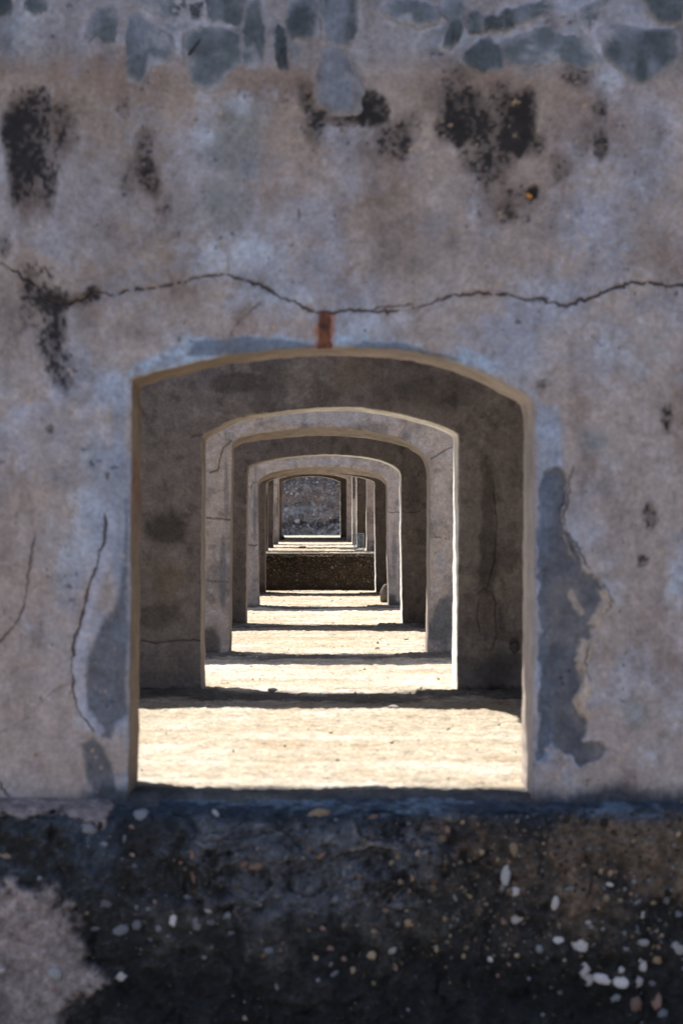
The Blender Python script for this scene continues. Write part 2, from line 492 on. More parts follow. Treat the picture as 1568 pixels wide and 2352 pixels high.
L_PATCH2 = [(185, 1710), (215, 1690), (242, 1715), (262, 1760), (262, 1820), (225, 1830), (195, 1790)]
L_STRIP = [(258, 900), (296, 880), (296, 1400), (262, 1400), (246, 1250), (250, 1050)]
ARCH_BAND = [(288, 868), (300, 838), (400, 805), (440, 775), (560, 768), (640, 778), (730, 790), (800, 775), (900, 772), (1000, 782), (1080, 805), (1160, 835), (1152, 872), (1040, 838), (880, 806), (740, 802), (560, 815), (400, 848)]
ARCH_DARK = [(430, 815), (452, 785), (560, 770), (640, 782), (725, 793), (735, 801), (650, 806), (540, 818)]
ARCH_DARK2 = [(800, 800), (835, 785), (930, 788), (1010, 808), (1060, 828), (1000, 822), (900, 806)]
# stones showing through the top of the render
STONES = [
    [(205, 62), (215, 30), (262, 20), (268, 50), (262, 95), (240, 97), (222, 82), (205, 95), (198, 85)],
    [(300, 45), (318, 38), (345, 62), (392, 88), (396, 110), (390, 138), (352, 150), (325, 185), (300, 178), (292, 120)],
    [(302, 2), (330, -14), (428, -14), (424, 30), (398, 50), (362, 38), (335, 22)],
    [(428, 88), (470, 66), (520, 68), (548, 92), (552, 150), (518, 165), (505, 200), (468, 206), (440, 172), (428, 130)],
    [(436, 12), (468, 8), (466, 45), (440, 46)],
    [(474, -14), (570, -14), (548, 62), (520, 54), (476, 50)],
    [(566, 12), (596, 8), (602, 60), (606, 90), (600, 145), (562, 155), (560, 80)],
    [(636, 60), (652, 70), (660, 150), (654, 160), (638, 150), (632, 100)],
    [(662, 30), (672, -14), (728, -14), (734, 60), (730, 88), (690, 86), (662, 84)],
    [(742, 10), (755, -14), (816, -14), (815, 70), (790, 102), (760, 104), (742, 78)],
    [(748, 120), (775, 118), (798, 150), (826, 205), (818, 250), (770, 255), (735, 230), (738, 160)],
    [(56, 20), (70, -14), (112, -14), (108, 26), (80, 36)],
    [(-14, 0), (28, 0), (26, 36), (-14, 38)],
    [(1070, 52), (1085, 30), (1110, 40), (1106, 72), (1080, 76)],
    [(1148, 40), (1160, 20), (1182, 28), (1180, 62), (1158, 72)],
    [(885, 22), (905, 4), (960, 6), (1002, 20), (996, 54), (960, 62), (918, 48), (890, 40)],
    [(1010, 4), (1040, -14), (1062, 14), (1056, 80), (1034, 108), (1018, 96), (1040, 60), (1014, 34)],
    [(1102, 62), (1118, 38), (1158, 42), (1160, 66), (1110, 74)],
    [(1166, 28), (1250, 0), (1288, 0), (1290, 32), (1220, 44), (1170, 62), (1148, 56)],
    [(1162, 100), (1200, 88), (1252, 68), (1312, 58), (1340, 100), (1374, 140), (1340, 160), (1280, 140), (1210, 155), (1170, 142)],
    [(1096, 100), (1122, 92), (1142, 110), (1148, 155), (1110, 165), (1080, 150), (1060, 140)],
    [(1328, 22), (1350, 14), (1400, -6), (1380, 22), (1352, 72), (1338, 52)],
    [(1380, 74), (1412, 60), (1480, 74), (1540, 74), (1550, 120), (1530, 155), (1460, 190), (1420, 150), (1390, 130)],
    [(1478, -14), (1570, -14), (1560, 48), (1520, 52), (1490, 28)],
    [(1580, 66), (1604, 62), (1660, 110), (1650, 150), (1585, 134)],
]

def front_face(px, py, P):
    N = len(px)
    Q = np.stack([P[:, 0], 0 * P[:, 0], P[:, 2]], 1)
    n_big = fbm(Q, 2.2, 4, 3)
    n_mid = fbm(Q, 7, 4, 4)
    n_fin = fbm(Q, 42, 4, 5, 0.6)
    n_str = fbm(Q, 11, 4, 6, sz=0.28)
    n_spk = fbm(Q, 75, 3, 8, 0.6)
    c = np.tile(TAUPE, (N, 1))
    c = mix(c, BLUE, sst(0.0, 0.9, n_mid * .6 + n_big * .6) * 0.6)
    c = mix(c, BROWN, sst(0.0, 0.7, -n_big * .6 + n_str * .7 + .3 * n_mid) * 0.6)
    n_sm = fbm(Q, 15, 4, 18, .55)
    c = mix(c, alb((92, 84, 88)), sst(.15, .8, n_sm + .3 * n_mid) * .32)
    c = mix(c, alb((148, 140, 148)), sst(.2, .85, -n_sm + .3 * n_fin) * .28)
    top = sst(520, 120, py + 60 * n_big) 
    c = mix(c, alb((96, 87, 90)), top * sst(-.9, .6, n_mid * .6 + n_sm * .5) * .62)  # weathered top, with lens vignetting darkened into the colour
    c = mix(c, alb((126, 130, 148)), sst(.1, .9, fbm(Q, 4.5, 4, 23) + .3 * n_sm) * .5 * sst(500, 900, py))
    wob = n_mid * 16 + n_fin * 8
    # mottled top strip of mortar between the stones
    topm = sst(190, 90, py + 40 * n_mid + 20 * n_big)
    c = mix(c, alb((112, 112, 126)), topm * 0.6)
    warm = sst(-.5, .6, fbm(Q, 1.6, 3, 31)) * sst(120, 220, py) * sst(760, 560, py)
    c = mix(c, alb((127, 112, 107)), warm * .6)
    warm2 = sst(250, 120, px + 40 * n_mid) * sst(900, 1250, py)
    c = mix(c, alb((135, 121, 120)), warm2 * .6)
    blot = sst(.05, .6, fbm(Q, 6.5, 4, 33, .55) + .25 * n_fin) * sst(175, 110, py + 50 * n_mid)
    c = mix(c, alb((84, 90, 104)), blot * .75)
    lil = sst(.0, .75, fbm(Q, 1.9, 4, 37) + .35 * n_mid + .2 * n_fin)
    c = mix(c, alb((128, 131, 152)), lil * .55)
    dim = sst(.05, .8, fbm(Q, 2.6, 4, 39) + .3 * n_str)
    c = mix(c, alb((98, 88, 88)), dim * .5 * sst(1500, 700, py))
    for pg in STONES:
        pg = np.array(pg, float); cg = pg.mean(0); pg = cg + (pg - cg) * 1.17
        dd, _ = polydist(px, py, list(map(tuple, pg)) + [tuple(pg[0])])
        rim = sst(17, 3, dd + 5 * n_fin + 4 * n_mid) * sst(-.5, .3, n_mid + .3) * ~inside(px, py, pg)
        c = mix(c, alb((139, 138, 154)), rim * sst(215, 120, py) * sst(-.6, .5, n_sm + .4 * n_mid) * .7)
    acc = {'m': np.zeros(N), 'b': np.zeros(N), 'l': np.zeros(N), 'g': np.zeros(N)}
    for x, y, rx, ry, k, s in BLOBS:
        e = np.hypot((px - x) / rx, (py - y) / ry)
        v = np.clip(1.25 - e, 0, 1.25) * s if k != 'm' else np.clip(1.7 * (1.2 - e), 0, 1.15) * s
        acc[k] = np.maximum(acc[k], v) if k != 'm' else acc[k] + v * 0.8
    c = mix(c, BROWN, sst(0.1, 0.9, acc['b'] + 0.35 * n_mid + .2 * n_str) * 0.8)
    c = mix(c, alb((102, 102, 108)), sst(0.1, 0.7, acc['g'] + 0.25 * n_mid) * 0.8)
    c = mix(c, PALE, sst(0.12, 1.0, acc['l'] + 0.4 * n_mid + .2 * n_fin) * 0.62)
    # band along the arch and the left jamb
    ab = polymask(px, py, ARCH_BAND, 10, wob * .8)
    c = mix(c, alb((124, 136, 160)) * (1 + .25 * n_mid + .2 * n_fin)[:, None], ab * sst(-.9, .3, n_mid + .4 * n_fin) * .85)
    rs = polymask(px, py, [(1233, 925), (1284, 930), (1292, 1060), (1286, 1180), (1264, 1400), (1258, 1745), (1233, 1745)], 10, n_str * 14)
    c = mix(c, alb((112, 120, 143)), rs * .65)
    c = mix(c, alb((84, 91, 110)), rs * sst(.0, .7, fbm(Q, 16, 3, 13, sz=.12) + .3 * n_mid) * .7)
    gl = polymask(px, py, [(238, 880), (296, 870), (294, 1800), (250, 1800), (200, 1660), (196, 1480), (236, 1330), (212, 1150)], 26, 22 * n_mid)
    c = mix(c, alb((120, 126, 148)), gl * sst(-.5, .5, n_mid + .4 * n_str) * .6)
    ad = np.maximum(polymask(px, py, ARCH_DARK, 6, wob * .35), polymask(px, py, ARCH_DARK2, 5, wob * .3))
    c = mix(c, alb((72, 80, 98)), ad * 0.8)
    ls = polymask(px, py, L_STRIP, 8, n_str * 10)
    c = mix(c, alb((108, 114, 134)), ls * .6)
    c = mix(c, alb((84, 94, 118)), ls * sst(.1, .7, n_str + fbm(Q, 16, 3, 12, sz=.12)) * .8)
    c = mix(c, alb((98, 100, 116)), sst(.2, .8, fbm(Q, 5, 3, 71) + .4 * n_fin) * .35 * sst(900, 700, py))
    # slate patches where the plaster came off beside the opening
    rp = polymask(px, py, R_PATCH, 5.0, n_fin * 7 + n_sm * 9) * (.80 + .2 * sst(-.4, .4, n_mid))
    lp = np.maximum(polymask(px, py, L_PATCH, 7, wob * .5), polymask(px, py, L_PATCH2, 7, wob * .5))
    tone = SLATE * (1 + 0.16 * n_mid + 0.10 * n_fin)[:, None]
    c = c * (1 - rp[:, None]) + tone * rp[:, None]
    c = c * (1 - lp[:, None] * .85) + tone * lp[:, None] * .85
    blue_edge = rp * sst(1290, 1245, px) * sst(-.5, .5, n_str) * .4
    c = mix(c, alb((98, 112, 140)), blue_edge)
    # broken edge of the right-hand patch: pale chips
    ed, ep = polydist(px, py, R_PATCH[4:19], 1.5, 6)
    chip = sst(14, 4, np.abs(ed - 4) + 5 * n_fin) * sst(-.4, .25, fbm(Q, 12, 2, 21)) * sst(1105, 1150, py)
    c = mix(c, CHIP, chip * .85)
    fl, _ = polydist(px, py, [(1312, 1362), (1326, 1395), (1336, 1408)])
    c = mix(c, CHIP, sst(12, 4, fl + 4 * n_fin) * .6)
    gv, _ = polydist(px, py, [(x + 7, y) for x, y in R_PATCH[4:19]], 1.8, 8)
    gv = sst(3.2, 1.0, gv + 1.5 * n_fin) * sst(-.3, .3, fbm(Q, 9, 2, 27))
    c = mix(c, alb((44, 36, 40)), gv * .75)  # shadow line beside the patch's lip, painted in colour alone
    # a pale rim along the left crack
    lc, _ = polydist(px, py, [(x + 14, y) for x, y in CRACKS[3][0]])
    c = mix(c, alb((140, 140, 160)), sst(16, 4, lc + 6 * n_fin) * .6)
    # dirt line at the foot of the wall
    foot = sst(-46, 10, py - 1830 - 22 * (px < 300) * sst(300, 120, px) + 26 * n_mid + 12 * n_fin)
    c = mix(c, alb((40, 44, 54)), foot * .9)
    # mould: speckled, dense in the middle of each bloom
    mo = acc['m']
    m0 = mo * 1.15
    n_v = fbm(Q, 26, 4, 15, .6, sz=.35)
    n_d = fbm(Q, 10, 4, 19, .6, sz=.30)
    smoke = sst(.05, 1.35, m0 + .45 * n_d + .32 * n_v + .30 * n_spk)
    c = mix(c, BROWN * .55, sst(0.03, .8, m0 + .3 * n_mid + .25 * n_v) * .55)
    c = mix(c, MOULD * 1.4, smoke * .62)
    dens = sst(-.2, .6, m0 - .74 + .75 * n_spk + .50 * n_fin + .45 * n_v + .3 * n_d) * sst(.06, .4, m0)
    c = mix(c, MOULD, dens * 0.82)
    # ochre and white flecks
    fk = fbm(Q, 60, 2, 41)
    c = mix(c, TAN * 1.1, sst(1.0, 1.25, fk + .2 * n_big) * .6 * (1 - rp))
    c = mix(c, MOULD * 2, sst(1.02, 1.3, fbm(Q, 48, 2, 47) + .25 * n_mid) * .6)
    c = c * (1 + 0.10 * n_fin + 0.07 * n_spk)[:, None]
    h = 0.010 * n_big + 0.0035 * n_mid + 0.0016 * n_fin
    h -= 0.018 * rp + 0.007 * lp - 0.010 * chip
    h -= 0.006 * ab * 0 + 0.003 * dens
    h += 0.004 * topm
    for pts, w, dep, dark in CRACKS:
        dd, pp = polydist(px, py, pts, 2.1, 40 + len(pts))
        ww = w * (0.22 + 1.25 * vnoise(np.stack([pp * len(pts) * 3.1, 0 * pp, 0 * pp], 1), 90) ** 1.4 + .12 * n_fin)
        g = sst(ww * 1.3, ww * .35, dd)
        c = mix(c, alb((34, 25, 28)), g * dark)
        c = mix(c, BROWN * .8, sst(ww * 4, ww, dd + 3 * n_fin) * .3 * dark)
        h -= dep * g
    # dark pit
    bh = sst(20, 10, np.hypot((px - 1220) * 1.1, py - 443) + 7 * n_fin + 5 * n_sm)
    c = mix(c, MOULD, bh * .95)
    h -= 0.012 * bh
    # rust bleeding under the clamp
    ru = sst(30, 8, np.abs(px - 745) + 9 * n_fin + 6 * n_sm) * sst(715, 730, py) * sst(812, 795, py)
    c = mix(c, alb((150, 92, 64)), ru * .75)
    return c, h

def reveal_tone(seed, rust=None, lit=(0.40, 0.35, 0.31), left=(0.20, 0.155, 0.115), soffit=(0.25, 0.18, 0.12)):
    lit = np.array(lit); left = np.array(left)  # right jamb painted bright as if sunlit, left jamb painted dark
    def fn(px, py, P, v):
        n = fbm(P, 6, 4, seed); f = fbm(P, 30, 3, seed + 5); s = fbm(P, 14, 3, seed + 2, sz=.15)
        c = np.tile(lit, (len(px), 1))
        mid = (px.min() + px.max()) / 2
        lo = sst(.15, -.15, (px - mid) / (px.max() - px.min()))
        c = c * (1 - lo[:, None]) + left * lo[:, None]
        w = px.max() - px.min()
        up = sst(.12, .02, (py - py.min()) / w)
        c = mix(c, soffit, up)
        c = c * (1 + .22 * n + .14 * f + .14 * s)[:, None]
        if rust:
            for x, y0, y1, wd, k in rust:
                m = sst(wd, wd * .3, np.abs(px - x) + 3 * f) * sst(y0 - 30, y0 + 30, py) * sst(y1 + 50, y1 - 50, py)
                c = mix(c, (0.20, 0.055, 0.025), m * k)
        return c
    return fn

FT = 0.37
front, FB = arched_wall(
    1.0, FT,
    [(294, 1830), (297, 1600), (300, 1200), (302, 1000), (302, 890)],
    [(303, 872), (330, 862), (380, 848), (450, 830), (520, 816), (600, 806), (680, 799), (740, 797), (800, 797), (880, 800), (960, 808),
     (1040, 828), (1110, 855), (1170, 885), (1205, 904), (1222, 918)],
    [(1228, 940), (1229, 1000), (1228, 1200), (1226, 1500), (1222, 1830)],
    (-1.32, 1.52, 3.10), 3.2, 0.0, 430, 460, 290, front_face,
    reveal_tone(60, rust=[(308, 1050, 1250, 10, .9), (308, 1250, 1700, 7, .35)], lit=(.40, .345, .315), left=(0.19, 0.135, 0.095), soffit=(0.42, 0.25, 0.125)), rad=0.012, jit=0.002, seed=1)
tag(front, 'nearest arched wall of cracked grey plaster with rusted clamp above its opening', 'wall', 'arched walls one behind another')

def wire_face(cfg):
    """face of the walls further in: plain plaster with cracks, streaks and blooms of its own"""
    base = np.array(cfg['base']); dark = np.array(cfg['dark']); pale = np.array(cfg['pale'])
    sd = cfg['seed']; d = cfg['d']
    def fn(px, py, P):
        N = len(px)
        Q = np.stack([P[:, 0], 0 * P[:, 0] + sd * 3.1, P[:, 2]], 1)
        nb = fbm(Q, 2.0, 4, sd); nm = fbm(Q, 6.5, 4, sd + 1); nf = fbm(Q, 30, 4, sd + 2, .6); ns = fbm(Q, 9, 4, sd + 3, sz=.18)
        c = np.tile(base, (N, 1))
        c = mix(c, pale, sst(.1, .9, nm * .7 + nb * .5) * .5)
        c = mix(c, dark, sst(0, .9, ns * .7 - nb * .5) * cfg.get('streak', .7))
        c = mix(c, dark * .8, sst(.15, .6, nm * .5 + nf * .6) * .45)
        n5 = fbm(Q, 13, 4, sd + 11, .6)
        c = mix(c, pale * 1.12, sst(.35, .75, n5 + .3 * nf) * .55)
        c = mix(c, dark * .75, sst(.3, .75, -n5 + .3 * nm) * .5)
        for x, y, rx, ry, col, k in cfg.get('blobs', []):
            e = np.hypot((px - x) / rx, (py - y) / ry)
            c = mix(c, np.array(col), sst(0.0, .55, 1.05 - e + .4 * nm + .15 * nf) * k)
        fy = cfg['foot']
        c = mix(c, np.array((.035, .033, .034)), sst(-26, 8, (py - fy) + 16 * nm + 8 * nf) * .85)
        c = mix(c, np.array((.30, .20, .12)), sst(1.02, 1.25, fbm(Q, 45, 2, sd + 7)) * .6)
        c = c * (1 + .12 * nf)[:, None]
        h = .008 * nb + .004 * nm + .0015 * nf
        for k, (pts, w, dk) in enumerate(cfg.get('cracks', [])):
            dd, pp = polydist(px, py, pts, .8, sd + k)
            g = sst(w * 1.4, w * .4, dd)
            c = mix(c, np.array((.03, .024, .022)), g * dk)
            h -= .008 * g
        return c, h
    return fn

B = (.29, .252, .235); DK = (.15, .13, .122); PL = (.36, .315, .30)
GREY = (.150, .150, .165); BLU = (.34, .34, .38)
def c2(L):                       # points read off the enlarged middle of the photograph
    return [(401.9 + x * .4577, 861.2 + y * .4577) for x, y in L]
def c3(L):
    return [(574.2 + x * .21974, 1062.2 + y * .21974) for x, y in L]

WALLS = []
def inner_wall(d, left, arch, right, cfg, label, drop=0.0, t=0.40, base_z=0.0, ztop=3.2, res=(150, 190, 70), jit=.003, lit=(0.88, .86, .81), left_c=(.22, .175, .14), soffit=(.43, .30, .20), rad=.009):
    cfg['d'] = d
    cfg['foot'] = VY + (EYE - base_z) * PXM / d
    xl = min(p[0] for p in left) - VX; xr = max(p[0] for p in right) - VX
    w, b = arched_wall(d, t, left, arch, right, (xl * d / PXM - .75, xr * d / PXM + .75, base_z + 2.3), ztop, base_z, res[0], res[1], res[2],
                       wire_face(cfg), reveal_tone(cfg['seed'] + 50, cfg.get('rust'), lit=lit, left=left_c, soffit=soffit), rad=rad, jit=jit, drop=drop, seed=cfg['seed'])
    tag(w, label, 'wall', 'arched walls one behind another')
    WALLS.append((w, b))
    return w

# second wall: in the shade of the roof behind the front wall
inner_wall(1.595, c2([(131, 1640), (131, 1000), (135, 400)]),
           c2([(136, 312), (160, 292), (200, 268), (250, 243), (300, 225), (380, 205), (450, 191), (520, 181), (600, 173), (680, 166), (750, 162), (850, 160), (950, 165), (1050, 178), (1150, 200), (1250, 226), (1330, 252), (1400, 284), (1421, 300)]),
           c2([(1422, 340), (1420, 900), (1414, 1640)]),
           dict(seed=110, base=(.385, .34, .325), dark=(.20, .178, .172), pale=(.44, .385, .355), rust=[(468, 1380, 1560, 6, .8)],
                blobs=[(820, 858, 80, 40, (.37, .30, .25), .7), (395, 1220, 60, 60, (.10, .09, .085), .8), (390, 1330, 60, 70, (.34, .27, .21), .7), (418, 1365, 16, 14, (.46, .42, .40), .8),
                       (360, 1420, 60, 40, (.13, .115, .105), .5), (1120, 1250, 22, 220, (.09, .085, .08), .6), (1115, 1400, 26, 60, (.32, .27, .24), .6), (1180, 1480, 16, 22, (.10, .09, .09), .7), (1140, 1530, 90, 50, (.10, .10, .105), .7),
                       (540, 880, 90, 26, (.13, .115, .105), .6), (1000, 900, 120, 50, (.11, .10, .095), .5)],
                cracks=[([(325, 1470), (360, 1478), (420, 1470), (465, 1472)], 1.6, .7), ([(1098, 1365), (1112, 1352), (1130, 1358), (1140, 1385), (1138, 1420), (1142, 1460), (1130, 1492), (1110, 1494)], 1.6, .32), ([(1100, 1380), (1096, 1420), (1104, 1450)], 1.8, .3), ([(1132, 1100), (1142, 1200), (1136, 1290), (1120, 1350)], 1.5, .25), ([(1172, 1480), (1186, 1472), (1192, 1490), (1182, 1502), (1170, 1488)], 1.5, .7), ([(440, 1004), (462, 998)], 1.6, .8)]),
           'second arched wall, dark brown plaster with a pale blotch over the crown', res=(240, 300, 120))
# third wall, lighter, under open sky
inner_wall(2.03, c2([(271, 1430), (276, 1000), (285, 420)]),
           c2([(287, 345), (300, 330), (330, 314), (400, 296), (500, 281), (600, 269), (700, 262), (800, 262), (900, 269), (1000, 284), (1100, 309), (1180, 343), (1230, 380), (1258, 418), (1272, 455)]),
           c2([(1278, 500), (1278, 900), (1270, 1430)]),
           dict(seed=120, base=PL, dark=GREY, pale=BLU, streak=.75,
                blobs=[(512, 1300, 8, 120, GREY, .9), (520, 1130, 8, 120, GREY, .7), (485, 1480, 30, 40, (.05, .05, .05), .7), (1015, 1430, 30, 60, (.11, .115, .13), .9), (1010, 1290, 20, 40, BLU, .7), (760, 955, 160, 22, BLU, .8), (985, 1100, 22, 60, (.25, .2, .18), .5)],
                cracks=[(c2([(285, 330), (240, 370), (225, 430), (215, 480), (175, 490)]), 1.3, .9), (c2([(1390, 362), (1340, 385), (1285, 420)]), 1.2, .85), (c2([(160, 718), (230, 722), (280, 728)]), 1.5, .9), (c2([(160, 1035), (270, 1040)]), .9, .5), (c2([(1300, 815), (1380, 822)]), .9, .5)]),
           'third arched wall, pale grey plaster with a crack at each arch corner', drop=.05, res=(200, 240, 90), lit=(.36, .32, .29))
inner_wall(2.60, c2([(355, 1270), (358, 900), (362, 520)]),
           c2([(366, 462), (380, 453), (400, 445), (450, 431), (550, 414), (650, 404), (750, 399), (850, 400), (950, 409), (1050, 433), (1100, 458), (1125, 478)]),
           c2([(1134, 500), (1136, 800), (1142, 1270)]),
           dict(seed=130, base=B, dark=DK, pale=PL, blobs=[(950, 1130, 20, 60, (.13, .12, .115), .6), (550, 1300, 20, 60, (.16, .14, .13), .5)],
                cracks=[(c2([(1145, 685), (1190, 690), (1230, 680)]), .9, .8), (c2([(1145, 840), (1260, 850)]), .8, .4), (c2([(362, 462), (348, 490)]), .9, .8)]),
           'fourth arched wall, dark brown with a thin crack right of its opening', res=(190, 220, 80))
inner_wall(3.14, c2([(420, 1190), (418, 900), (415, 600)]),
           c2([(416, 536), (430, 516), (480, 491), (550, 475), (650, 463), (750, 460), (850, 463), (950, 475), (1020, 495), (1048, 515), (1060, 538)]),
           c2([(1064, 570), (1066, 900), (1072, 1190)]),
           dict(seed=140, base=PL, dark=GREY, pale=BLU, streak=.8, blobs=[(585, 1180, 5, 80, GREY, .9), (587, 1080, 5, 60, GREY, .6), (900, 1380, 14, 26, (.05, .05, .055), .8), (905, 1270, 8, 90, GREY, .7), (905, 1100, 8, 60, PL, .7), (750, 1060, 110, 9, BLU, .5)],
                cracks=[(c2([(362, 850), (414, 853)]), .9, .9), (c2([(1070, 687), (1125, 690)]), .9, .9), (c2([(405, 535), (380, 570)]), .8, .7), (c2([(365, 570), (400, 535)]), .8, .6)]),
           'fifth arched wall, pale plaster with a leaning stone at its right foot', drop=.06, res=(180, 200, 70), lit=(.36, .32, .29))
inner_wall(3.70, c3([(158, 1400), (156, 800), (157, 300)]),
           c3([(161, 216), (200, 190), (260, 160), (350, 130), (450, 112), (560, 103), (700, 100), (830, 106), (950, 120), (1100, 144), (1200, 164), (1270, 182), (1298, 200)]),
           c3([(1304, 240), (1310, 800), (1316, 1400)]),
           dict(seed=150, base=(.25, .21, .19), dark=DK, pale=B, rust=[(800, 1080, 1100, 60, .6)]),
           'sixth arched wall, dark and plain, beside the drop of the raised terrace', res=(170, 200, 60), t=.48)
# walls on the raised terrace
PZ = 0.50
def far_wall(d, xl, xr, crown, seed, label, base=PL, dark=GREY, t=.42, blobs=(), lit=(.86, .82, .75), rise=.14, spring=None, streak=.7, wid=1.0):
    zb = PZ
    yb = VY + (EYE - zb) * PXM / d
    xm = (xl + xr) / 2
    sp = spring if spring else crown + rise * PXM / d
    arch = [(xm + (xr - xl) / 2 * math.sin(a) / math.sin(1.0), crown + (sp - crown) * (1 - math.cos(a)) / (1 - math.cos(1.0))) for a in np.linspace(-1, 1, 15)]
    return inner_wall(d, [(xl, yb), (xl, (yb + sp) / 2), (xl, sp + 4)], arch, [(xr, sp + 4), (xr, (yb + sp) / 2), (xr, yb)],
                      dict(seed=seed, base=base, dark=dark, pale=BLU if base is PL else PL, blobs=list(blobs), streak=streak), label,
                      t=t, base_z=PZ, ztop=4.1 if d < 4.2 else 3.7, res=(120, 130, 45), lit=lit, jit=.004)
far_wall(4.11, 614, 842, 1032, 160, 'seventh arched wall, pinkish plaster, on the terrace edge beside the clear jug',
         base=(.42, .33, .29), dark=(.20, .16, .14), blobs=[(612, 1180, 4, 90, (.05, .045, .045), .9)], streak=.4)
far_wall(4.58, 627, 819.5, 1052, 170, 'eighth arched wall, brownish, its right jamb caught by the sun', base=B, dark=DK,
         blobs=[(628, 1160, 2.5, 90, (.05, .045, .045), .9)])
far_wall(5.10, 638.5, 809, 1068, 180, 'ninth arched wall, pale with a dark patch on its right pier',
         blobs=[(812, 1105, 5, 60, (.05, .045, .045), .9), (640, 1150, 3, 90, (.05, .045, .045), .9)], base=(.42, .36, .33))
far_wall(5.72, 641.5, 796.5, 1088, 190, 'tenth arched wall, brown, with round arch corners near the far end', base=(.30, .235, .20), dark=DK, rise=.10)
far_wall(6.90, 647.5, 781.5, 1094, 200, 'last arched wall, framing the speckled rock face behind', base=(.52, .41, .34), dark=(.26, .21, .18), spring=1107, t=.45)

# ------------------------------------------------------------------ roofs and added unseen end walls of the rooms between the paired walls
def roof(ya, yb, near, xl, xr, z, label, solid=False):
    h = 3.14
    r = np.random.default_rng(int(ya * 10))
    if solid:
        pts = [(-h, ya), (h, ya), (h, yb), (-h, yb)]
    else:
        def edge(p, q, n):
            return [(p[0] + (q[0] - p[0]) * k / n + r.normal(0, .02), p[1] + (q[1] - p[1]) * k / n + r.normal(0, .02)) for k in range(1, n)]
        pts = [(-h, ya), (h, ya), (h, yb), (xr - .16, yb)]
        pts += [(xr - .12, yb - .12), (xr - .04, yb - .26), (xr, yb - .5)]
        pts += edge((xr, yb - .5), (xr, near + .12), 14) + [(xr - .05, near + .03)]
        pts += edge((xr - .05, near), (xl + .05, near), 18) + [(xl, near + .06)] + edge((xl, near), (xl, yb), 14) + [(xl, yb), (-h, yb)]
    n = len(pts)
    v = [(x, y - ya, 0) for x, y in pts] + [(x, y - ya, .18) for x, y in pts]
    tri = tessellate_polygon([[Vector((x, y, 0)) for x, y in pts]])
    f = [tuple(t) for t in tri] + [tuple(i + n for i in t) for t in tri] + [(i, (i + 1) % n, (i + 1) % n + n, i + n) for i in range(n)]
    me = bpy.data.meshes.new('roof_slab'); me.from_pydata(v, [], f); me.update()
    me.materials.append(M_ROOF)
    o = bpy.data.objects.new('roof_slab', me); o.location = (0, ya, z); COL.objects.link(o)
    return tag(o, label, 'roof', 'broken roof slabs between the walls')

def added_end_wall(x, ya, yb, zb, label):  # unseen, added to keep side sky light out of the rooms
    th = .3
    r = np.random.default_rng(int(ya * 7 + x * 3))
    n = 14
    ys = np.linspace(0, yb - ya, n)
    v = []
    for y in ys:
        zt = 3.05 + r.normal(0, .02)
        v += [(-th / 2, y, -.1), (-th / 2 + .01, y, zt), (th / 2 - .01, y, zt), (th / 2, y, -.1)]
    f = []
    for i in range(n - 1):
        for k in range(4):
            a, b = i * 4 + k, i * 4 + (k + 1) % 4
            f.append((a, b, b + 4, a + 4))
    f += [(0, 3, 2, 1), ((n - 1) * 4, (n - 1) * 4 + 1, (n - 1) * 4 + 2, (n - 1) * 4 + 3)]
    o = mesh_obj('added_end_wall', v, f, M_ROOF, loc=(x, ya, zb), smooth=False)
    return tag(o, label, 'wall', 'end walls of the roofless rooms')

ROOMS = [(1.0, 1.595, FT, .40, 7.13, 2.85, 0.0, 'first'), (2.03, 2.60, .40, .40, 13.42, 2.85, 0.0, 'second'), (3.14, 3.70, .40, .48, 20.0, 2.85, 0.0, 'third'),
         (4.11, 4.58, .42, .42, 25.9 + .5, 3.35, PZ, 'fourth'), (5.72, 6.90, .42, .45, None, 3.35, PZ, 'last')]
for da, db, ta, tb, near, z, zb, nm in ROOMS:
    ya = da * D1 + ta + .004; yb = db * D1 - .004
    roof(ya, yb, near or ya + .6, -2.10 if near else -2.95, -.11 if near else -1.9, z, 'broken concrete roof slab with an open slot (last one added, out of view) over the %s room' % nm)  # last slot added out of view so its sunlit floor bounces light in
    for sx, sn in ((-3.0, 'left'), (3.0, 'right')):
        added_end_wall(sx, ya, yb, zb, 'unseen rough concrete end wall closing the %s side of the %s room' % (sn, nm))

# ------------------------------------------------------------------ floors
FE = 3.86 * D1                   # where the lower floor meets the raised terrace
def axis(segs):
    out = []
    for a, b, n in segs:
        out += list(np.linspace(a, b, n, endpoint=False))
    return np.array(out + [segs[-1][1]])

